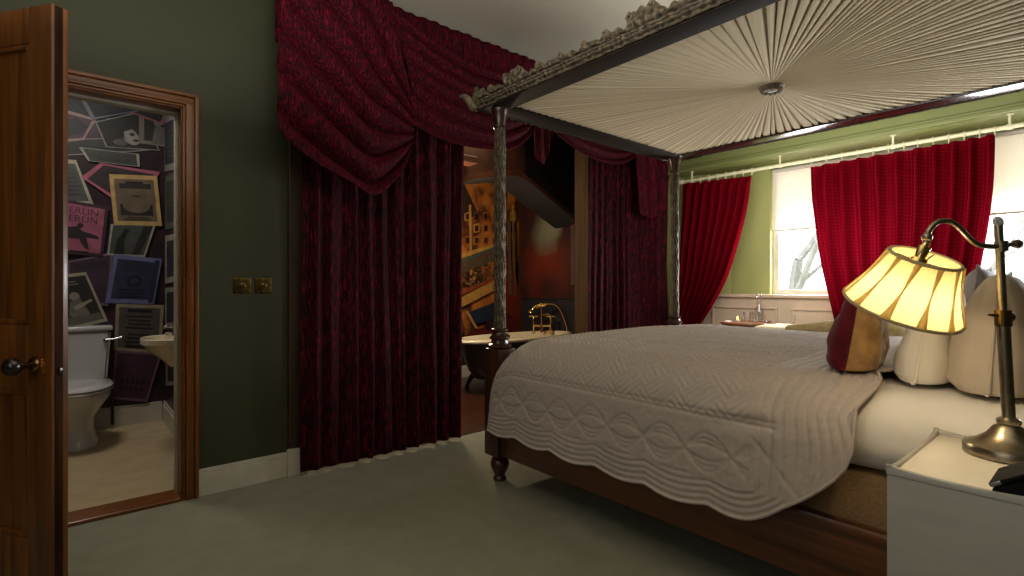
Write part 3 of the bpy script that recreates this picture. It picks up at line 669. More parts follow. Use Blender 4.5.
# --- bathtub
t = thing('bathtub', 'freestanding roll-top bathtub, slate outside and cream inside, beyond the velvet curtains', 'bathtub', (3.655, 4.2, 0))
cx, cy, hx, hy = 3.655, 4.20, .77, .305
def ov(f, z, g=None):
    g = f if g is None else g
    return [(cx+hx*f*math.copysign(abs(math.cos(a))**.85, math.cos(a)), cy+hy*g*math.copysign(abs(math.sin(a))**.85, math.sin(a)), z) for a in [2*PI*k/48 for k in range(48)]]
mb = MB(); mb.grid(np.array([ov(.55, .13, .5), ov(.70, .15, .66), ov(.80, .24, .76), ov(.88, .38, .84), ov(.94, .53, .92)]), closed=True); mb.add(ov(.55, .13, .5), [tuple(range(48))]); obj('tub_shell', mb, M['tubgrey'], t, 60)
mb = MB(); mb.grid(np.array([ov(.945, .53, .93), ov(.985, .525, .985), ov(1.0, .54, 1.0), ov(.985, .558, .985), ov(.95, .562, .94), ov(.91, .55, .88), ov(.86, .45, .8), ov(.76, .25, .7), ov(.6, .19, .5)]), closed=True); mb.add(ov(.6, .19, .5), [tuple(range(48))]); obj('tub_rim', mb, M['cream_ceramic'], t, 60)
for sx in (-1, 1):
    for sy in (-1, 1):
        x, y = cx+sx*.42, cy+sy*.21
        mb = MB(); mb.tube([(x, y, .17), (x+sx*.03, y+sy*.03, .12), (x+sx*.05, y+sy*.05, .06), (x+sx*.06, y+sy*.055, .028)], [.035, .028, .02, .026], 10); mb.sphere((x+sx*.06, y+sy*.055, .023), .026); obj('claw_foot', mb, M['tubgrey'], t)
# --- gold bath mixer with handset
D = 6.04
def bp(px, py, dd=0): return Vector(at(px, py, 'd', D+dd))
zr = .556
t = thing('bath_tap', 'gold bath mixer tap with telephone handset on the far tub rim', 'tap', bp(542, 331))
for x in (533.5, 550.5):
    mb = MB(); b_, t_ = bp(x, 333.5), bp(x, 318); mb.tube([b_, bp(x, 330), bp(x, 329.5), t_], [.022, .022, .012, .012]); mb.sphere(t_, .016)
    u = bp(x-4.5, 317)-bp(x, 317); mb.tube([t_+Vector((0, 0, .022))-u, t_+Vector((0, 0, .022))+u], .009); mb.tube([t_, t_+Vector((0, 0, .03))], .008)
    obj('valve', mb, M['gold'], t)
mb = MB(); mb.tube([bp(533.5, 325.5), bp(550.5, 325.5)], .015); mb.tube([bp(541.5, 326), bp(541.5, 306)], .011); mb.tube([bp(541.5, 326), bp(541.5, 330, -.05), bp(541, 333, -.09)], [.016, .016, .014])
mb.tube([bp(536, 308), bp(539, 306), bp(544, 306), bp(547, 304)], .010); obj('mixer_body', mb, M['gold'], t)
mb = MB(); mb.tube([bp(531, 311), bp(535, 306), bp(541, 304), bp(548, 303.5), bp(553, 304)], [.010, .011, .013, .011, .009]); c0 = bp(531, 311); mb.lathe([(.008, .02), (.02, .01), (.033, -.012), (.033, -.018), (0, -.018)], c0, 20); obj('handset', mb, M['gold'], t)
mb = MB(); mb.tube([bp(a, b) for a, b in crom([(553, 304), (558, 307), (562, 314), (565, 322), (567, 330), (566, 338)], 20)], .007, 8); mb.tube([bp(a, b) for a, b in crom([(543, 315), (548, 314), (551, 317), (552, 323)], 10)], .006, 8); obj('hose', mb, M['gold'], t)

# ================================================================== VELVET DRAPES
def drape(name, label, x0, x1, z0, z1, n, amp, yc, seed):
    nu, nv = n*14, 70
    u = np.linspace(0, 1, nu)[None, :]; v = np.linspace(0, 1, nv)[:, None]
    ph = npnoise(u*6, v*.7, 1, seed)*3.6
    w = .55+.45*v
    am = 1+.9*npnoise(u*5, v*.5, 1, seed+9); dsp = amp*w*am*(np.sin(2*PI*n*u+ph)+.35*np.sin(2*PI*n*2.3*u+1+ph*2))+.02*npnoise(u*4, v*3, 1, seed+1)
    X = x0+(x1-x0)*u+.012*npnoise(u*9, v*2, 1, seed+2)+0*v
    Y = yc+dsp; Z = z1+(z0-z1)*v+.006*npnoise(u*10, v*0, 1, seed+4)*v
    o = gridobj(name, np.stack([X, Y+0*X, Z+0*X], -1), M['velvet'], None, 180, thick=.004)
    return tag(o, label, 'curtain', 'crimson velvet drapes of the bath alcove')
drape('velvet_drape', 'broad crimson crushed-velvet drape hanging to the carpet left of the bathtub', 1.0, 2.12, .025, 2.6, 10, .021, 3.035, 1)
drape('velvet_drape', 'crimson crushed-velvet drape right of the bathtub, behind the bed', 3.475, 4.685, .025, 2.6, 12, .022, 3.035, 5)

# --- swagged valance
t = thing('swag_valance', 'crimson velvet valance of swags and tails across the top of the bath alcove', 'valance', (2.6, 2.98, 2.4))
xs = np.linspace(.845, 4.52, 240)[None, :]; zs = np.linspace(0, 1, 14)[:, None]
hdr = np.stack([xs+0*zs, 2.985+.008*np.sin(xs*70)+.006*np.sin(xs*23)+0*zs, 2.868+(2.43-2.868)*zs+0*xs], -1)
gridobj('header', hdr, M['swag'], t, thick=.003)
mb = MB(); mb.box(.86, 4.51, 3.02, 3.10, 2.80, 2.862); obj('pelmet_board', mb, M['darkframe'], t)
def swag(name, top, bottom, left, right, nf, amp, yv, bulge=.06, nu=90, nv=110, seed=0):
    S = coons(top, bottom, left, right, nu, nv)
    u = np.linspace(0, 1, nu)[None, :]; v = np.linspace(0, 1, nv)[:, None]
    ph = 1.3*npnoise(u*2.5, v*2.5, 1, seed)
    f = np.sin(2*PI*nf*v+ph)
    d = amp*(2*np.abs(np.sin(PI*nf*v+ph*.5))**.75-.6)*(.35+.65*np.sin(PI*np.clip(u*.86+.07, 0, 1)))+bulge*np.sin(PI*u)*v**.8*.8+.004*npnoise(u*8, v*14, 1, seed+3)
    W = at(S[..., 0], S[..., 1], 'y', yv); W[..., 1] -= d
    return gridobj(name, W, M['swag'], t, 180, thick=.003)
swag('swag', [(390, -14), (402, 50), (412, 108)], [(277, 130), (291, 148), (312, 166), (340, 182), (368, 197), (390, 182), (402, 166), (409, 150)],
     [(390, -14), (330, -40), (281, -46), (278, 0), (277, 66), (277, 130)], [(412, 108), (413, 124), (409, 150)], 6.5, .040, 2.94, .05, 110, 150, 1)
swag('swag', [(380, -2), (455, 55), (538, 85)], [(409, 124), (424, 134), (443, 144), (466, 150), (490, 152), (510, 149), (526, 138), (537, 122)],
     [(380, -2), (404, 60), (411, 100), (409, 124)], [(538, 85), (539, 104), (537, 122)], 6.5, .027, 2.95, .05, 110, 120, 2)
swag('swag', [(545, 85), (590, 105), (642, 125)], [(548, 126), (560, 142), (578, 156), (598, 164), (616, 165), (630, 159), (640, 149)],
     [(545, 85), (549, 108), (548, 126)], [(642, 125), (643, 138), (640, 149)], 5.5, .027, 2.95, .05, 90, 100, 3)
def tail(top, bottom, left, right, nf, amp, yv, seed):
    S = coons(top, bottom, left, right, 60, 50)
    u = np.linspace(0, 1, 60)[None, :]; v = np.linspace(0, 1, 50)[:, None]
    d = amp*np.sin(2*PI*nf*u+seed)*(1-.25*v)+.004*npnoise(u*6, v*6, 1, seed)
    W = at(S[..., 0], S[..., 1], 'y', yv); W[..., 1] -= d
    return gridobj('tail', W, M['swag'], t, 180, thick=.003)
tail([(530, 92), (540, 95), (553, 100)], [(534, 150), (540, 163), (546, 160), (551, 134)], [(530, 92), (533, 125), (534, 150)], [(553, 100), (553, 120), (551, 134)], 3, .02, 2.91, 2)
tail([(634, 120), (652, 125), (671, 130)], [(641, 214), (648, 218), (656, 217), (668, 206)], [(632, 120), (637, 160), (641, 214)], [(671, 130), (670, 170), (668, 206)], 3, .02, 2.91, 4)

# ================================================================== WINDOW CURTAINS + POLE
XP = 4.58
pa, pb = at(683, 181.5, 'x', XP), at(1024, 125, 'x', XP); zp = float((pa[2]+pb[2])/2)
t = thing('curtain_pole', 'ivory curtain pole under the green beam along the window wall', 'curtain pole', (XP, 1.3, zp))
y0p = float(pa[1])
mb = MB(); mb.tube([(XP, y0p, zp), (XP, -.5, zp)], .014, 16); obj('pole', mb, M['ivory'], t)
mb = MB(); mb.lathe([(0, 0), (.016, 0), (.022, .012), (.024, .03), (.016, .045), (0, .05)], (XP, y0p-.002, zp), 16, T=Matrix.Rotation(-PI/2, 4, 'X')); obj('finial', mb, M['ivory'], t)
for px in (692, 780, 893, 1010):
    yy = float(at(px, 170, 'x', XP)[1])
    mb = MB(); mb.tube([(XP, yy, zp+.012), (XP, yy, 2.199)], .008, 10); mb.lathe([(.018, 0), (.018, .006), (0, .006)], (XP, yy, 2.192), 14); mb.lathe([(.019, -.012), (.019, .012)], (XP, yy, zp), 16, T=Matrix.Rotation(PI/2, 4, 'X')); obj('bracket', mb, M['ivory'], t)
def wcurtain(label, left, right, top, bottom, nf, amp, nring, seed, xw=XP):
    t = thing('window_curtain', label, 'curtain', tuple(at(sum(q[0] for q in top)/len(top), 300, 'x', xw)[:2])+(.05,), group='red window curtains')
    nu, nv = nf*12, 90
    S = coons(top, bottom, left, right, nu, nv)
    u = np.linspace(0, 1, nu)[None, :]; v = np.linspace(0, 1, nv)[:, None]
    hd = np.clip(v/.06, 0, 1)
    ph = 1.6*npnoise(u*5, v*.8, 1, seed)
    d = amp*(.45+.55*hd)*(np.sin(2*PI*nf*u+ph)+.3*np.sin(2*PI*nf*2*u+2+ph))+.012*npnoise(u*4, v*4, 1, seed+2)
    d += .006*np.sin(2*PI*nf*3*u)*(1-hd)
    W = at(S[..., 0], S[..., 1], 'x', xw); W[..., 0] += d-.002
    # hang on down to the floor, below what the bed lets one see
    last = W[-1]; k = 24; f = np.linspace(0, 1, k+1)[1:, None]
    ext = np.stack([np.broadcast_to(last[:, 0], (k, nu)), np.broadcast_to(last[:, 1], (k, nu)), last[None, :, 2]*(1-f)+.03*f], -1)
    W = np.concatenate([W, ext]); W[:, :, 0] = np.minimum(W[:, :, 0], 4.745)
    seg = np.linalg.norm(np.diff(W, axis=1), axis=2).mean(0); uu = np.r_[0, np.cumsum(seg)]
    UV = np.stack([np.broadcast_to(uu, W.shape[:2]), W[..., 2]], -1)
    gridobj('curtain_cloth', W, M['redcurtain'], t, 180, UV)
    for k in range(nring):
        a = k/(nring-1); q = W[0, int(round(a*(nu-1)))]
        mb = MB(); mb.tube([(XP+.021*math.sin(b), float(q[1]), zp+.021*math.cos(b)) for b in np.linspace(0, 2*PI, 21)], .003, 8)
        mb.tube([(XP, float(q[1]), zp-.021), (XP, float(q[1]), zp-.04)], .003, 6)
        obj('curtain_ring', mb, M['ivory'], t)
    return t
wcurtain('narrow red window curtain drawn aside toward the velvet drapes', [(683, 184), (680, 240), (677, 290), (670, 332)], [(752, 176), (748, 205), (738, 245), (726, 280), (711, 308), (694, 333)],
         [(683, 184), (700, 182), (720, 179.5), (752, 176)], [(670, 332), (694, 333)], 8, .042, 9, 3)
wcurtain('wide red window curtain between the two window openings, behind the lampshade', [(811, 167), (813, 205), (820, 260), (836, 330)], [(995, 134), (993, 190), (986, 240), (976, 290), (966, 340)],
         [(811, 167), (850, 160), (900, 151.5), (950, 142.5), (995, 134)], [(836, 330), (900, 335), (966, 340)], 10, .055, 13, 8)

# ================================================================== OUTSIDE
mb = MB(); mb.box(5.5, 30, -16, 22, -.7, -.5); struct('ground_lawn', mb, M['lawn'])
def tree(x, y, h, r, seed, label, spread=.55):
    rr = random.Random(seed); mb = MB()
    def grow(p, d, l, r0, lev):
        pts = [p]; q = p; dd = d
        for i in range(5):
            dd = (dd+Vector((rr.uniform(-.16, .16), rr.uniform(-.16, .16), rr.uniform(-.05, .1)))).normalized(); q = q+dd*l/5; pts.append(q)
        mb.tube(pts, [r0*(1-.4*i/5) for i in range(6)], 7 if lev < 2 else 5)
        if lev < 4:
            for i in range(3 if lev < 3 else 2):
                b = pts[5] if i == 0 else pts[rr.randint(2, 5)]; a = rr.uniform(0, 2*PI)
                nd = (dd+Vector((math.cos(a), math.sin(a), .25))*spread*rr.uniform(.8, 1.5)).normalized(); grow(b, nd, l*rr.uniform(.6, .8), r0*.52, lev+1)
    grow(Vector((x, y, -.55)), Vector((.02, .05, 1)), h, r, 0)
    return tag(obj('bare_tree', mb, M['bark']), label, 'tree', 'bare trees outside the windows')
tree(11.5, 4.55, 2.2, .16, 4, 'bare pale tree seen through the window left of the wide red curtain')
tree(9.5, 1.0, 2.3, .16, 9, 'bare tree seen through the window behind the bedside lamp', .8)

# ================================================================== BED
bed = thing('four_poster_bed', 'dark wood four-poster bed with carved gilt posts and pleated linen canopy', 'bed', (2.725, 1.15, 0))
PX = (1.84, 3.61); PY = (2.27, .03)
def post_parts(x, y, fab=[]):
    mb = MB(); mb.box(x-.0625, x+.0625, y-.0625, y+.0625, .147, .745, .006)
    mb.lathe([(.055, .745), (.066, .752), (.066, .765), (.05, .772), (.046, .79), (.058, .80), (.058, .815), (.044, .824), (.04, .835), (.048, .842), (.048, .852), (.036, .858), (.03, .858)], (x, y, 0), 28)
    p = obj('post', mb, M['mahog_z'], bed)
    nz, nt_ = 420, 56
    z = np.linspace(.855, 1.985, nz)[:, None]; th_ = np.linspace(0, 2*PI, nt_, endpoint=False)[None, :]
    band = (z-.855) % .16
    a = np.cos(5*th_+z*38); b = np.cos(5*th_-z*38)
    flute = np.abs(np.cos(6*th_+0*z)); sp = np.maximum(np.abs(a), np.abs(b))
    tw = ((2*th_/(2*PI)+z*3.1) % 1)
    r = .0255+.0038*flute+.0032*(sp > .9)+.003*np.exp(-((tw-.5)/.12)**2)*0+.0045*np.exp(-((tw-.5)/.10)**2)+.001*np.sin(z*330)*np.cos(8*th_)
    P = np.stack([x+r*np.cos(th_), y+r*np.sin(th_), z+0*th_], -1)
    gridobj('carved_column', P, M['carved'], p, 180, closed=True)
    mb = MB(); mb.lathe([(.028, 1.98), (.036, 1.985), (.036, 1.995), (.030, 2.0), (.036, 2.03), (.044, 2.07), (.05, 2.082), (.05, 2.094), (.0, 2.094)], (x, y, 0), 28); obj('capital', mb, M['mahog_z'], p)
    mb = MB(); mb.lathe([(.03, 0), (.037, .006), (.037, .018), (.029, .028), (.034, .04), (.05, .075), (.054, .10), (.046, .122), (.034, .13), (.042, .138), (.042, .147)], (x, y, 0), 28); obj('turned_foot', mb, M['mahog_z'], p)
for y in PY:
    for x in PX: post_parts(x, y)
RZ0, RZ1 = .155, .37
for x in (1.80, 3.605):
    mb = MB(); mb.box(x, x+.045, PY[1]+.06, PY[0]-.06, RZ0, RZ1, .005)
    if x < 2: mb.box(x-.006, x, PY[1]+.06, PY[0]-.06, RZ1-.03, RZ1-.004, .002)
    obj('side_rail', mb, M['mahog'], bed)
for y in (PY[0]-.02, PY[1]-.02):
    mb = MB(); mb.box(1.90, 3.548, y, y+.045, RZ0, RZ1, .005); obj('end_rail', mb, M['mahog'], bed)
mb = MB(); mb.box(1.90, 3.548, PY[1]-.015, PY[1]+.03, .5, 1.35, .01); obj('headboard', mb, M['mahog'], bed)
# canopy frame
CZ = 2.095
mb = MB(); mb.box(1.742, 1.89, -.06, 2.372, CZ, 2.135, .003); obj('canopy_beam', mb, M['canopywood'], bed)
mb = MB(); mb.box(3.56, 3.708, -.06, 2.372, CZ, 2.135, .003); obj('canopy_beam', mb, M['canopygloss'], bed)
mb = MB(); mb.box(1.89, 3.56, 2.205, 2.372, CZ, 2.135, .003); obj('canopy_beam', mb, M['canopywood'], bed)
mb = MB(); mb.box(1.89, 3.56, -.03, .10, CZ, 2.135, .003); obj('canopy_beam', mb, M['canopywood'], bed)
# pleated sunburst canopy cloth
cxx, cyy = 2.725, 1.155; x0c, x1c, y0c, y1c = 1.885, 3.565, .095, 2.21
mb = MB(); NP = 150; ring = []
per = [(x0c, y0c), (x1c, y0c), (x1c, y1c), (x0c, y1c)]
def edge_pt(a):
    dx, dy = math.cos(a), math.sin(a); k = 1e9
    if dx > 1e-9: k = min(k, (x1c-cxx)/dx)
    if dx < -1e-9: k = min(k, (x0c-cxx)/dx)
    if dy > 1e-9: k = min(k, (y1c-cyy)/dy)
    if dy < -1e-9: k = min(k, (y0c-cyy)/dy)
    return k
# pleats evenly spaced along the frame edge
L = 2*((x1c-x0c)+(y1c-y0c)); angs = []
for i in range(NP):
    s_ = (i+.5+random.uniform(-.3, .3))/NP*L; w, h = x1c-x0c, y1c-y0c
    if s_ < w: q = (x0c+s_, y0c)
    elif s_ < w+h: q = (x1c, y0c+s_-w)
    elif s_ < 2*w+h: q = (x1c-(s_-w-h), y1c)
    else: q = (x0c, y1c-(s_-2*w-h))
    angs.append(math.atan2(q[1]-cyy, q[0]-cxx))
cols = []
for i in range(NP):
    a0 = angs[i]; a1 = angs[(i+1) % NP]
    da = (a1-a0) % (2*PI); dp = random.uniform(.7, 1.5)
    for f, zz in ((0, -.9), (.3, -1.0), (.62, -.7), (.80, -.2), (.84, 1.6), (.95, 1.8)): cols.append((a0+da*f, zz*(dp if zz > 0 else 1)))
RRs = [.045, .12, .3, .55, .8, 1.0]
P = np.zeros((len(RRs), len(cols), 3))
for j, (a, zz) in enumerate(cols):
    k = edge_pt(a)
    for i, f in enumerate(RRs):
        d = .045 if i == 0 else .045+(k-.045)*f
        P[i, j] = (cxx+d*math.cos(a), cyy+d*math.sin(a), CZ+.022+zz*(.003+.009*min(1, d/.6))+.004*math.sin(PI*f)*0)
gridobj('canopy_cloth', P, M['linen'], bed, None, closed=True)
mb = MB(); mb.lathe([(0, -.016), (.02, -.018), (.03, -.012), (.05, -.010), (.058, -.003), (.06, .006), (.0, .006)], (cxx, cyy, CZ+.012), 28)
for k in range(12): mb.sphere((cxx+.043*math.cos(k*PI/6), cyy+.043*math.sin(k*PI/6), CZ), .011, n=6)
obj('canopy_rosette', mb, M['carved'], bed)
# carved gilt cornice with scrolled cresting
def crest_profile(s):
    """height of the cresting above the cornice along the beam (m)"""
    s = s % .80
    def hump(c, w, h, p=2): 
        t_ = abs(s-c)/w
        return h*max(0, 1-t_**p)**.5 if t_ < 1 else 0
    return max(.006, hump(.40, .10, .062), hump(.34, .03, .072), hump(.43, .035, .078), hump(.38, .03, .080), hump(.53, .025, .034), hump(.58, .03, .05), hump(.26, .03, .034), hump(.20, .03, .048), hump(.12, .06, .03), hump(.08, .025, .044), hump(.68, .06, .032), hump(.73, .025, .046), hump(.0, .03, .03), hump(.80, .03, .03))
def cresting(length, origin, du, dn):
    """du along the beam, dn outward"""
    du, dn = np.array(du, float), np.array(dn, float); ns, nh = int(length/.005), 26
    P = np.zeros((nh, ns, 3))
    for j in range(ns):
        s = length*j/(ns-1); hc = crest_profile(s+.05)+.004*noise.noise((s*40, 0, 3)); tip = .012*max(0, 1-s/.05)
        for i in range(nh):
            f = i/(nh-1)
            if f < .5:      # cornice: hollow and roll
                g = f/.5; z = CZ-.004+g*.052; out = .022+.016*math.sin(g*PI*.9)+.004*math.sin(g*20)+.004*abs(math.sin(s*75+2*math.sin(s*17)))*math.sin(g*PI)+.010*noise.noise((s*48, g*2.2, 4.1))
            else:
                g = (f-.5)/.5; z = CZ+.048+g*(hc+tip); out = .026+.012*math.sin(g*PI*1.1+.6)+.013*noise.noise((s*46, z*46, 1.3))*(1-g*.4)+.012*g*g
            out += .002*noise.noise((s*110, z*110, 7))
            P[i, j] = np.array(origin)+du*s+dn*out+np.array([0, 0, z])
    back = P[::-1].copy(); back[:, :, :] = np.array(origin)+(du*np.linspace(0, length, ns)[:, None])[None]+dn*.004; back[:, :, 2] = P[::-1][:, :, 2]
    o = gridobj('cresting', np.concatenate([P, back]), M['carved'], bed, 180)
    # curled scroll eyes
    return o
cresting(2.44, (1.765, 2.375, 0), (0, -1, 0), (-1, 0, 0))
cresting(2.44, (3.685, -.06, 0), (0, 1, 0), (1, 0, 0))
cresting(1.98, (3.715, 2.345, 0), (-1, 0, 0), (0, 1, 0))
for k in range(3):
    for c_, h_, r_, sgn in ((.33, .060, .018, 1), (.43, .066, .018, -1), (.58, .040, .014, 1), (.20, .038, .014, -1), (.08, .034, .012, 1), (.73, .036, .012, -1)):
        s = c_-.05+.8*k
        if s < .02 or s > 2.36: continue
        y = 2.375-s; z = CZ+.048+h_-r_*.6
        pts = []; rad = []
        for i in range(26):
            a = i/25*2.6*PI; rr = r_*(1-.72*i/25); pts.append((1.735-.004*i/25*3, y+sgn*rr*math.sin(a), z+rr*math.cos(a))); rad.append(.007*(1-.4*i/25))
        mb = MB(); mb.tube(pts, rad, 8); obj('scroll', mb, M['carved'], bed)
# corner leaf at the front of the cornice
mb = MB(); mb.tube([(1.75, 2.36, CZ+.005), (1.728, 2.385, CZ+.03), (1.715, 2.40, CZ+.06), (1.705, 2.43, CZ+.085), (1.69, 2.45, CZ+.085)], [.022, .026, .022, .014, .006], 10); mb.sphere((1.735, 2.38, CZ+.015), .026); obj('corner_leaf', mb, M['carved'], bed)
# castors / brackets under the rail
for y in (1.40, .62):
    mb = MB(); mb.box(1.803, 1.84, y-.03, y+.03, .140, .1555, .003); obj('rail_bracket', mb, M['knob'], bed)

# --- divan base, mattress
mb = MB(); mb.box(1.853, 3.598, .08, 2.20, .20, .525, .012, seg=3); tag(obj('divan_base', mb, M['divan']), 'brown fabric divan base showing above the dark bed rail', 'bed base')
def softbox(x0, x1, y0, y1, z0, z1, r, m, name, parent=None, nz=.006, seed=0, sub=44):
    b = bmesh.new(); bmesh.ops.create_cube(b, size=1); bmesh.ops.subdivide_edges(b, edges=b.edges[:], cuts=sub, use_grid_fill=True)
    hx_, hy_, hz_ = (x1-x0)/2, (y1-y0)/2, (z1-z0)/2; c = Vector(((x0+x1)/2, (y0+y1)/2, (z0+z1)/2))
    for v in b.verts:
        p = Vector((v.co.x*2*hx_, v.co.y*2*hy_, v.co.z*2*hz_))
        core = Vector((max(-hx_+r, min(hx_-r, p.x)), max(-hy_+r, min(hy_-r, p.y)), max(-hz_+r, min(hz_-r, p.z))))
        d = p-core
        if d.length > 1e-6: p = core+d.normalized()*r*min(1, d.length/r) if d.length > r else p
        n_ = p.normalized(); w = c+p
        v.co = w+n_*nz*noise.noise(w*5+Vector((seed, 0, 0)))
    mb = MB(); mb.merge(b); return obj(name, mb, m, parent, 180)
tag(softbox(1.80, 3.65, .06, 2.10, .53, .772, .115, M['sheet'], 'mattress', nz=.006), 'thick mattress under a white duvet at the pillow end of the bed', 'mattress')

# --- quilt
def quilt():
    ds = .0052
    YH, YF = .50, 2.235; XN, XF = 1.705, 3.745; ZT, ZH = .815, .30; r = .17; rf = .24
    # cross section (x,z) by arc length from near hem
    pts = []
    for z in np.linspace(ZH, ZT-r, 60): pts.append((XN+.02*(z-ZH)/.5, z))
    for a in np.linspace(0, PI/2, 40)[1:]: pts.append((XN+.02+ (r*1.35)*(1-math.cos(a)), ZT-r+r*math.sin(a)))
    xm = (XN+XF)/2; x0 = pts[-1][0]
    for x in np.linspace(x0, xm, 80)[1:]: pts.append((x, ZT+.012*math.sin((x-x0)/(xm-x0)*PI/2)))
    pts = np.array(pts); mir = pts[::-1][1:].copy(); mir[:, 0] = 2*xm-mir[:, 0]; pts = np.vstack([pts, mir])
    sl = np.r_[0, np.cumsum(np.linalg.norm(np.diff(pts, axis=0), axis=1))]; LT = sl[-1]
    ug = np.linspace(0, LT, 600); pts = np.stack([np.interp(ug, sl, pts[:, k]) for k in range(2)], -1)
    ker = np.hanning(41); ker /= ker.sum(); pad = np.concatenate([2*pts[0]-pts[20:0:-1], pts, 2*pts[-1]-pts[-2:-22:-1]])
    pts = np.stack([np.convolve(pad[:, k], ker, 'valid') for k in range(2)], -1); sl = ug
    ns, ntt = int((YF-YH)/ds), int(LT/ds/1.15)
    s = np.linspace(0, YF-YH, ns)[:, None]; q = np.linspace(0, 1, ntt)[None, :]
    RC = .42
    k = np.clip(RC-s, 0, RC)
    tmin = RC-np.sqrt(np.maximum(RC**2-k**2, 0))
    scal = .022*np.abs(np.sin(PI*(YH+s-.42)/.262))**1.0
    tmin = tmin+.028-scal*np.clip(s/.3, .0, 1)
    t = tmin+(LT-2*tmin)*q
    # scalloped head edge
    sc = .040*np.abs(np.sin(PI*(t-.12)/.30))**1.3-.015
    fade = np.clip(1-s/.35, 0, 1)**1.5
    Y = YH+s-sc*fade
    X = np.interp(t, sl, pts[:, 0]); Z = np.interp(t, sl, pts[:, 1])
    dy = np.clip(Y-(YF-rf), 0, rf); drop = rf-np.sqrt(np.maximum(rf**2-dy**2, 0))
    Z = np.where(Z > ZH, ZH+(Z-ZH)*(1-drop/(ZT-ZH)), Z)
    X = X+np.where(X < xm, 1, -1)*drop*.10*np.clip((ZT-Z), 0, .3)/.3
    # normals
    def nrm(X, Y, Z):
        P = np.stack([X, Y, Z], -1); du = np.gradient(P, axis=0); dv = np.gradient(P, axis=1)
        n_ = np.cross(dv, du); n_ /= np.linalg.norm(n_, axis=-1, keepdims=True)+1e-9
        return P, -n_ if n_[ns//2, ntt//2, 2] < 0 else n_
    P, n_ = nrm(X, Y, Z)
    te = np.minimum(t, LT-t)      # distance from the nearer long hem
    yy = Y-YH
    groove = lambda d, w: np.exp(-(d/w)**2)
    h = np.zeros_like(t)
    TB = .335
    # top field: basket of alternating diagonal stitching
    a = (yy+te)/math.sqrt(2); b = (yy-te)/math.sqrt(2); cell = .115
    chk = (np.floor(a/cell)+np.floor(b/cell)) % 2
    pitch = .023
    la = np.abs(((a/pitch) % 1)-.5)*pitch; lb = np.abs(((b/pitch) % 1)-.5)*pitch
    field = np.where(chk > .5, groove(la, .0052), groove(lb, .0052))
    hd = yy        # distance from the head edge
    inner = (te > TB) & (hd > .30)
    h = np.where(inner, -.0042*field, h)
    # border: interlaced cables
    tb = te-.205+(.0)
    cable = np.zeros_like(t)
    for amp in (.030, .048, .066):
        for ph in (0, PI):
            d = np.abs(tb-amp*np.sin(2*PI*yy/.36+ph))/np.sqrt(1+(amp*2*PI/.36*np.cos(2*PI*yy/.36))**2)
            cable = np.maximum(cable, groove(d, .0050))
    bz = (te < TB) & (te > .118) & (hd > .16)
    h = np.where(bz, -.0045*cable, h)
    # echo lines along the scalloped hem, and along the head end
    e = np.minimum(t-tmin, (LT-tmin)-t); lines = np.zeros_like(t)
    for c in (.012, .034, .058, .082, .106): lines = np.maximum(lines, groove(e-c, .0045))
    h = np.where((te <= .118) & (hd > .12), -.0045*lines, h)
    lh = np.zeros_like(t)
    he = s+0*t
    for c in (.012, .04, .07, .10, .13, .165, .2, .235, .27): lh = np.maximum(lh, groove(he-c, .0046))
    h = np.where((hd <= .30) & (te > .118+0*t), -.004*lh, np.where((hd <= .12), -.004*np.maximum(lh, lines), h))
    seam = np.maximum(groove(te-TB, .006), groove(te-TB-.018, .004))
    h = np.where(hd > .22, h-.005*seam, h)
    # mitre line at the near corner, puckers, rumples
    h -= .003*groove((te-.0-(hd-.0))*.7, .005)*((te < .30))
    pk = npnoise(yy[::3, ::3], te[::3, ::3], 42, 1); pk = np.kron(pk, np.ones((3, 3)))[:ns, :ntt]
    h += .0019*pk
    lo = npnoise(yy[::8, ::8], t[::8, ::8], 3.2, 2); lo2 = npnoise(yy[::8, ::8], t[::8, ::8], 8, 6)
    up = lambda A: np.stack([np.interp(np.arange(ntt), np.arange(A.shape[1])*8, r_) for r_ in np.stack([np.interp(np.arange(ns), np.arange(A.shape[0])*8, A[:, c_]) for c_ in range(A.shape[1])], 1)])
    h += .005*up(lo)+.003*up(lo2)
    # rumple where the drop meets the top near the pillow end, and soft vertical waves in the skirt
    h += .010*np.exp(-((te-.36)/.07)**2-((hd-.36)/.13)**2)*np.sin((te-.3)*60+hd*9)*.7
    h += .006*np.clip(1-te/.3, 0, 1)*np.sin(2*PI*yy/.524)
    P = P+n_*h[..., None]
    # foot end skirt
    k = 40; f = np.linspace(0, 1, k+1)[1:, None]; last = P[-1]
    ext = np.stack([np.broadcast_to(last[:, 0], (k, ntt)), last[None, :, 1]+.01*np.sin(f*PI), last[None, :, 2]*(1-f)+np.minimum(last[None, :, 2], .30)*f], -1)
    P = np.concatenate([P, ext])
    o = gridobj('quilt', P, M['quilt'], None, 180)
    mbb = MB(); mbb.tube(list(P[:-40:4, 0][::-1])+list(P[0, ::4]), .0055, 8)
    obj('quilt_binding', mbb, M['quilt'], o)
    return tag(o, 'stone-coloured stitched quilt with scalloped hem spread over the bed', 'quilt')
quilt()

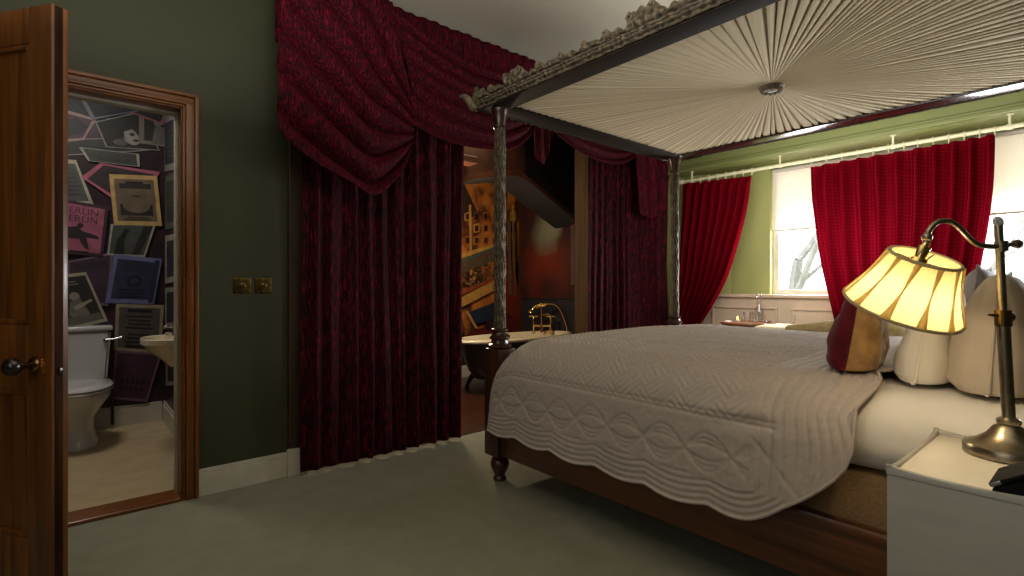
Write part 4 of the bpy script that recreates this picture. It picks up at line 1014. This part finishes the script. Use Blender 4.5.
# --- pillows and cushion
def pillow(name, label, w, h, th_, mats, loc, normal, up, cat='pillow', seed=0, split=False, group=None, pinch=.07, parent=None, zfl=.79):
    """pillow standing on its edge: w wide, h high, th thick; normal = facing direction of its front"""
    n = Vector(normal).normalized(); u_ = Vector(up).normalized(); r_ = u_.cross(n).normalized(); u_ = n.cross(r_).normalized()
    nu = 56
    a = np.linspace(-1, 1, nu); A, B = np.meshgrid(a, a, indexing='ij')
    prof = np.clip((1-np.abs(A)**4.5), 0, 1)**.5*np.clip((1+B)/.30, 0, 1)**.5*np.clip((1-B)/1.35, 0, 1)**.45
    wx = A*w/2*(1-pinch*(1-B**2)); wy = B*h/2*(1-pinch*(1-A**2))
    cr = 1-.15*np.abs(A)**5*np.abs(B)**5; wx = wx*cr; wy = wy*cr
    nn = npnoise(A, B, 2.2, seed)*.011+npnoise(A, B, 5, seed+3)*.005
    t = thing(name, label, cat, loc, group=group)
    for sgn, m in ((1, mats[0]), (-1, mats[1])):
        dpt = sgn*(prof*th_/2+nn*prof)
        P = np.stack([np.array(Vector(loc))[k]+np.array(r_)[k]*wx+np.array(u_)[k]*(wy+h/2)+np.array(n)[k]*dpt for k in range(3)], -1)
        P[..., 2] = np.maximum(P[..., 2], zfl+.0004*(1-sgn))
        gridobj('front_cover' if sgn > 0 else 'back_cover', P if sgn > 0 else P[::-1], m, t, 180)
    e = [(-1+2*k/40, -1) for k in range(41)]+[(1, -1+2*k/40) for k in range(1, 41)]+[(1-2*k/40, 1) for k in range(1, 41)]+[(-1, 1-2*k/40) for k in range(1, 41)]
    pts = [Vector(loc)+r_*(x*w/2*(1-pinch*(1-y*y)))+u_*(y*h/2*(1-pinch*(1-x*x))+h/2) for x, y in e]
    for q in pts: q.z = max(q.z, zfl+.005)
    mb = MB(); mb.tube(pts, .0045, 8); obj('piping', mb, mats[2], t)
    return t
pillow('cushion', 'maroon and tan velvet cushion propped at the front of the pillows', .34, .34, .15, (M['maroon'], M['tan'], M['maroon']), (2.06, .60, .785), (-.10, 1, .16), (.0, -.16, 1), 'cushion', 2, zfl=.822)
pillow('pillow', 'plump cream pillow standing under the lampshade beside the maroon cushion', .66, .37, .165, (M['pillow'], M['pillow'], M['pillow']), (2.31, .436, .755), (-.06, 1, .12), (.0, -.12, 1), 'pillow', 4, group='bed pillows')
pillow('pillow', 'large taupe pillow with a pointed corner behind the lamp stem', .66, .40, .23, (M['pillow_grey'], M['pillow_grey'], M['pillow_grey']), (2.25, .258, .745), (-.06, 1, .06), (0, -.06, 1), 'pillow', 6, group='bed pillows')
pillow('pillow', 'cool grey pillow on the far side of the bed behind the cream one', .66, .42, .2, (M['pillow_cool'], M['pillow_cool'], M['pillow_cool']), (3.10, .44, .765), (-.06, 1, .12), (0, -.12, 1), 'pillow', 9, group='bed pillows')

# ================================================================== BEDSIDE CABINET, LAMP, DEVICE
ZK = .70; KX0, KX1, KY1, KY0 = 1.331, 1.775, .325, -.12
t = thing('bedside_cabinet', 'white painted bedside cabinet with a wavy raised rim', 'cabinet', ((KX0+KX1)/2, .1, 0))
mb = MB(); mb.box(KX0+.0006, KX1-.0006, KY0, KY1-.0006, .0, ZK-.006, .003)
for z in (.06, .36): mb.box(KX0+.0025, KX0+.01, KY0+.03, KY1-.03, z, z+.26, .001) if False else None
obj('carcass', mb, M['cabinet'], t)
mb = MB(); mb.box(KX0+.004, KX1-.004, KY0, KY1-.004, ZK-.0055, ZK, .001); obj('cabinet_top', mb, mat('cabinet_paint_lit', (236, 230, 214), (226, 219, 200), (4, 14, 4), .4), t)  # same white paint, with the lamplight on the top in its colour
def rim(p0, p1, tn, hf, nm):
    n = 40; P0, P1 = Vector(p0), Vector(p1); tn = Vector(tn); mb = MB(); S = []
    for k in range(n+1):
        f = k/n; c = P0.lerp(P1, f); h_ = hf(f)
        S.append([c-tn*.006+Vector((0, 0, -.0055)), c-tn*.006+Vector((0, 0, h_-.003)), c-tn*.003+Vector((0, 0, h_)), c+tn*.003+Vector((0, 0, h_)), c+tn*.006+Vector((0, 0, h_-.003)), c+tn*.006+Vector((0, 0, -.0))])
    mb.grid(np.array([[tuple(v) for v in r] for r in S])); obj(nm, mb, M['cabinet'], t, 50)
wave = lambda f: .012*(1-f)**1.2*(.75+.25*math.cos(f*9))+.004*max(0, math.cos(f*2*PI*1.0-PI*1.4))+.001
rim((KX0+.006, KY1, ZK), (KX0+.006, KY0, ZK), (1, 0, 0), lambda f: .006+.009*math.exp(-f/.10)+.006*math.exp(-((f-.55)/.16)**2), 'gallery_rim')
rim((KX0, KY1-.006, ZK), (KX1, KY1-.006, ZK), (0, -1, 0), lambda f: .004+.011*math.exp(-f/.10)+.012*math.exp(-(1-f)/.12), 'gallery_rim')
rim((KX1-.006, KY1, ZK), (KX1-.006, KY0, ZK), (-1, 0, 0), lambda f: .003+.013*math.exp(-f/.13), 'gallery_rim')

LB = Vector((1.665, .168, ZK)); LD = 1.207
lp = lambda px, py, dd=0: Vector(at(px, py, 'd', LD+dd))
lamp = thing('table_lamp', 'antique nickel swing-arm lamp with glowing pleated silk shade on the white cabinet', 'lamp', LB)
mb = MB(); mb.lathe([(0, 0), (.079, 0), (.083, .004), (.083, .020), (.080, .026), (.074, .027), (.070, .030), (.060, .034), (.040, .050), (.028, .068), (.020, .074), (.0225, .078), (.0225, .086), (.016, .090), (.012, .092), (0, .092)], LB, 48); obj('lamp_base', mb, M['nickel'], lamp)
b0 = LB+Vector((0, 0, .085)); b1 = lp(1003, 317); b2 = lp(999.5, 246); b3 = lp(998.2, 225.5)
mb = MB(); mb.tube([b0, b1], .0125, 18); mb.tube([b1, b2, b3], .0085, 16); obj('pole', mb, M['nickel'], lamp)
mb = MB(); mb.tube([lp(1003.4, 326), lp(1002.8, 310)], [.016, .016], 18); mb.tube([lp(1003, 316), lp(996, 315.5), lp(992, 315.3), lp(988, 315)], [.008, .006, .004, .002], 10); mb.sphere(lp(1009.5, 317), .011); obj('clamp', mb, M['brass'], lamp)
mb = MB(); mb.tube([lp(1001.8, 251.5), lp(1000.8, 241)], .0125, 16); mb.tube([lp(1002, 245.5), lp(1014, 244.2)], .0052, 12); mb.tube([lp(1014, 244.2), lp(1018, 243.8), lp(1020.5, 243.5)], [.009, .0105, .008], 14); obj('arm_clamp', mb, M['nickel'], lamp)
c = lp(998.3, 222); nv_ = Vector((-FW[0], -FW[1], .15)).normalized()
rot = nv_.to_track_quat('Z', 'Y').to_matrix().to_4x4()
mb = MB(); mb.lathe([(0, -.003), (.011, -.003), (.014, 0), (.011, .003), (.0095, .004), (0, .004)], c, 24, T=rot); obj('finial', mb, M['ceramic'], lamp)
arm = [lp(a, b) for a, b in crom([(1002, 246), (990, 246.5), (978, 244.5), (970, 239), (961, 229.5), (953, 223), (945, 220.8), (937, 222.5), (930, 229), (927, 237)], 48)]
mb = MB(); mb.tube(arm, .0062, 14); mb.sphere(lp(927, 237.5), .011); mb.tube([lp(927, 240), lp(925.5, 244)], [.008, .0065]); obj('swing_arm', mb, M['nickel'], lamp)
mb = MB(); mb.tube([lp(926.5, 242), lp(925, 246), lp(924.5, 247), lp(919.5, 258), lp(918, 262)], [.0065, .008, .0125, .0125, .009], 16); mb.tube([lp(919, 259.5), lp(916, 266)], [.018, .02], 18); obj('lamp_holder', mb, M['gold'], lamp)
# shade
sb, stp = lp(918, 312), lp(925, 258)
ax = (stp-sb); hgt = ax.length; ax.normalize()
camdir = Vector((-FW[0], -FW[1], 0))
ax = (ax+camdir*.46).normalized(); sb = stp-ax*hgt*1.03
rq = ax.to_track_quat('Z', 'Y').to_matrix().to_4x4()
RT_, RB_ = .071, .123; HS = hgt*1.03
shade_par = lamp
def cone(u, f, off=0): 
    rr = RB_+(RT_-RB_)*f+off+.006*math.sin(f*PI)*-1
    return sb+rq.to_3x3() @ Vector((rr*math.cos(u), rr*math.sin(u), f*HS))
nu = 360
P = np.array([[tuple(cone(2*PI*j/nu, f, .0012*math.sin(2*PI*j/nu*90))) for j in range(nu)] for f in np.linspace(0, 1, 14)])
shade = gridobj('lamp_shade', P, M['shade'], lamp, 180, closed=True)
mb = MB(); NH = 11
for k in range(NH):      # crossed, pinched pleats
    u0 = 2*PI*(k+.35)/NH; S = []
    for f in np.linspace(.01, .99, 17):
        w = .018+.10*abs(f-.5)**1.2*2; wl = w*.9
        cen = u0+(f-.5)*.10
        S.append([tuple(cone(cen+d*wl, f, .0035+.004*(1-abs(d)))) for d in (-1, -.5, 0, .5, 1)])
    mb.grid(np.array(S))
obj('crossed_pleats', mb, M['shadefold'], shade, 60)
mb = MB()
for f, r_ in ((0.0, .0042), (1.0, .004)): 
    pts = [cone(2*PI*j/72, f) for j in range(73)]; mb.tube(pts, r_, 8)
obj('shade_trim', mb, M['shadetrim'], shade)
mb = MB()
for k in range(3): mb.tube([cone(2*PI*k/3+.4, .99), stp-ax*.012], .0018, 6)
obj('shade_spider', mb, M['brass'], shade)
bc_ = stp-ax*HS*.52
mb = MB(); mb.sphere(bc_, .02, sc=(1, 1, 1.2)); obj('bulb', mb, M['bulb'], lamp)

# --- black device on the cabinet
z = ZK+.002
d0 = at(992.5, 494, 'z', z); d1 = at(1040, 509, 'z', z); d2 = at(1040, 478, 'z', z); d3 = at(1003, 482, 'z', z)
t = thing('tablet_dock', 'black angled device lying on the white cabinet in front of the lamp base', 'device', tuple(d0))
xa, ya = float(d0[0]), float(d0[1])
mb = MB(); mb.prism([(xa, ya, z), (xa, ya-.16, z), (xa, ya-.16, z+.095), (xa, ya-.125, z+.09), (xa, ya, z+.010)], (.12, 0, 0)); obj('dock_base', mb, M['black'], t, 30)
Tm = Matrix.Translation((xa-.003, ya+.002, z+.0115)) @ Matrix.Rotation(math.radians(-33), 4, 'X')
mb = MB(); mb.box(0, .126, -.17, 0, 0, .009, .003, T=Tm); obj('dock_screen', mb, M['black'], t)
mb = MB(); mb.box(-.001, .003, -.020, -.002, .001, .008, .001, T=Tm); obj('dock_corner', mb, M['silver'], t)

# ================================================================== BY THE WINDOW: table, glasses, armchair
tx, ty, tz = 4.40, 2.08, .775
t = thing('side_table', 'small round wooden table between the bed and the window', 'table', (tx, ty, 0))
mb = MB(); mb.lathe([(0, tz-.022), (.17, tz-.022), (.195, tz-.012), (.2, tz), (.197, tz+.008), (.188, tz+.008), (.182, tz), (0, tz)], (tx, ty, 0), 48); obj('table_top', mb, M['tablewood'], t)
mb = MB(); mb.lathe([(.02, .2), (.035, .24), (.028, .3), (.018, .4), (.022, .6), (.03, .72), (.05, tz-.022)], (tx, ty, 0), 24); obj('pedestal', mb, M['tablewood'], t)
for k in range(3):
    a = k*2*PI/3+.5; mb = MB(); mb.tube([(tx+r_*math.cos(a), ty+r_*math.sin(a), z_) for r_, z_ in ((.02, .26), (.1, .2), (.17, .1), (.22, .014))], [.018, .016, .014, .013], 10); obj('leg', mb, M['tablewood'], t)
def ontable(px, py=321.5, dd=0):
    p = at(px, py, 'z', tz); return float(p[0]), float(p[1])
x, y = ontable(759, 321); z = tz
t = thing('carafe', 'clear glass carafe with stopper on the round table by the window', 'carafe', (x, y, z))
mb = MB(); mb.lathe([(0, .001), (.036, .001), (.042, .01), (.043, .06), (.036, .10), (.02, .14), (.016, .17), (.02, .19), (.018, .19), (.014, .17), (.018, .14), (.033, .10), (.040, .06), (.039, .012), (0, .006)], (x, y, z), 28); obj('bottle', mb, M['clearglass'], t)
mb = MB(); mb.lathe([(.0, .17), (.013, .172), (.013, .2), (.024, .215), (.027, .235), (.02, .252), (0, .258)], (x, y, z), 24); obj('stopper', mb, M['clearglass'], t)
for px, lab in ((747, 'clear tumbler beside the candle on the round table'), (755.5, 'clear tumbler in front of the carafe')):
    x, y = ontable(px, 322.5)
    mb = MB(); mb.lathe([(0, .001), (.026, .001), (.028, .006), (.033, .092), (.031, .092), (.026, .010), (0, .010)], (x, y, z), 28); tag(obj('tumbler', mb, M['clearglass']), lab, 'glass', 'tumblers on the round table')
x, y = ontable(737.5, 322)
t = thing('tealight_candle', 'lit tealight in a low glass holder at the left of the round table', 'candle', (x, y, z))
mb = MB(); mb.lathe([(0, .001), (.03, .001), (.036, .03), (.034, .03), (.028, .006), (0, .006)], (x, y, z), 24); obj('holder', mb, M['clearglass'], t)
mb = MB(); mb.lathe([(0, .006), (.02, .006), (.02, .02), (0, .02)], (x, y, z), 20); obj('wax', mb, M['wax'], t)
mb = MB(); mb.lathe([(0, .02), (.007, .03), (.006, .04), (0, .055)], (x, y, z), 12); obj('flame', mb, M['flame'], t)
x, y = ontable(768.5, 322.5)
mb = MB(); mb.lathe([(0, .001), (.022, .001), (.03, .012), (.028, .012), (.02, .004), (0, .004)], (x, y, z), 24); tag(obj('dish', mb, M['chrome']), 'tiny silver dish right of the carafe on the round table', 'dish')
# armchair: flat arm in the lit khaki toward the table, taller rounded back behind the cushion
t = thing('armchair', 'khaki upholstered armchair between the bed and the window', 'armchair', (4.32, 1.42, 0))
softbox(4.02, 4.46, 1.58, 1.87, .10, .785, .05, M['khaki'], 'arm', t, .004, 2, 18)
softbox(4.02, 4.46, .93, 1.10, .10, .74, .05, M['khaki'], 'arm', t, .004, 3, 18)
softbox(4.16, 4.48, 1.08, 1.60, .22, .46, .05, M['khaki_shaded'], 'seat', t, .004, 4, 18)
S = []
for k in range(25):
    f = k/24; yk = 1.60-.78*f; zz = .805+.07*math.sin(min(1, f*1.25)*PI/2)-(.10*max(0, f-.8)/.2)
    xo = 3.99-.05*math.sin(f*PI); xi = 4.15-.03*math.sin(f*PI)
    S.append([(xo, yk, .10), (xo, yk, .5), (xo, yk, zz-.05), (xo+.02, yk, zz-.015), (xo+.06, yk, zz), (xi-.05, yk, zz), (xi-.01, yk, zz-.02), (xi, yk, zz-.06), (xi, yk, .3), (xi, yk, .10)])
mb = MB(); mb.grid(np.array(S), closed=True); mb.add(S[0], [tuple(range(10))]); mb.add(S[-1], [tuple(range(10))]); obj('back', mb, M['khaki_shaded'], t, 60)
for lx in (4.06, 4.42):
    for ly in (1.0, 1.8):
        mb = MB(); mb.tube([(lx, ly, 0), (lx, ly, .12)], [.016, .022]); obj('leg', mb, M['mahog_z'], t)

# ================================================================== LIGHT
def area(name, loc, rot, sx, sy, w, col, spread=PI):
    l = bpy.data.lights.new(name, 'AREA'); l.shape = 'RECTANGLE'; l.size = sx; l.size_y = sy; l.energy = w; l.color = col; l.spread = spread
    o = bpy.data.objects.new(name, l); o.location = loc; o.rotation_euler = rot; C.objects.link(o); return o
def point(name, loc, w, col, r=.05):
    l = bpy.data.lights.new(name, 'POINT'); l.energy = w; l.color = col; l.shadow_soft_size = r
    o = bpy.data.objects.new(name, l); o.location = loc; C.objects.link(o); return o
area('window_light', (5.05, 1.53, 1.35), (0, PI/2, 0), .65, 1.05, 85, (.95, .98, 1))
area('window_light', (5.05, .13, 1.35), (0, PI/2, 0), .65, 1.1, 85, (.95, .98, 1))
area('blind_light', (5.04, 1.53, 1.88), (0, PI/2, 0), .5, 1.05, 13, (1, .98, .94))
area('blind_light', (5.04, .13, 1.88), (0, PI/2, 0), .5, 1.1, 13, (1, .98, .94))
area('bounce_fill', (.3, .9, 1.95), (PI, 0, 0), 1.6, 2.0, 66, (1, .97, .92))  # added fill aimed at the ceiling, no fixture there
area('bed_bounce_fill', (2.7, 1.3, 1.0), (PI, 0, 0), 1.3, 1.6, 2.5, (1, .94, .84))  # added upward fill in place of bounce off the bedding
area('side_fill', (XL+.1, .6, 1.7), (0, -PI/2, 0), 1.2, 1.6, 9, (1, .96, .90))  # added fill from the left wall, which has no window
area('toilet_light', (-.15, 4.1, TZ-.05), (0, 0, 0), .5, .5, 14, (1, .92, .82))
area('bath_light', (2.9, 3.75, ZC-.1), (math.radians(25), math.radians(20), 0), .5, .3, 5, (1, .76, .5))
point('mural_fill', (2.55, 3.95, 1.55), 50, (1, .82, .60), .1)  # added fill to brighten the murals, no fixture there
area('bay_fill', (3.7, 1.2, 1.75), (0, -PI/2, 0), 1.0, 1.8, 29, (1, .98, .93))  # added unseen fill to brighten the bay and curtains
area('tester_fill', (2.7, 1.3, 2.3), (PI, 0, 0), 1.2, 1.6, 8, (1, .97, .92))  # added fill hidden above the canopy to brighten the ceiling
point('lamp_light', bc_-ax*.042, 2.1, (1, .82, .58), .015)
w = bpy.data.worlds.new('sky'); bpy.context.scene.world = w; w.use_nodes = True
bg = w.node_tree.nodes['Background']; bg.inputs['Color'].default_value = (.93, .97, 1, 1); bg.inputs['Strength'].default_value = 3.5

# ================================================================== CAMERA
cam = bpy.data.cameras.new('camera'); co = bpy.data.objects.new('camera', cam); C.objects.link(co)
cam.sensor_width = 36; cam.lens = F/1024*36; cam.clip_start = .05; cam.shift_y = -(288-HZ)/1024.0
co.location = (0, 0, CH); co.rotation_euler = (PI/2, 0, math.atan2(FW[1], FW[0])-PI/2)
sc = bpy.context.scene; sc.camera = co
sc.view_settings.view_transform = 'Standard'; sc.view_settings.look = 'None'; sc.view_settings.exposure = 0
sc.cycles.max_bounces = 8; sc.cycles.diffuse_bounces = 4; sc.cycles.transparent_max_bounces = 12
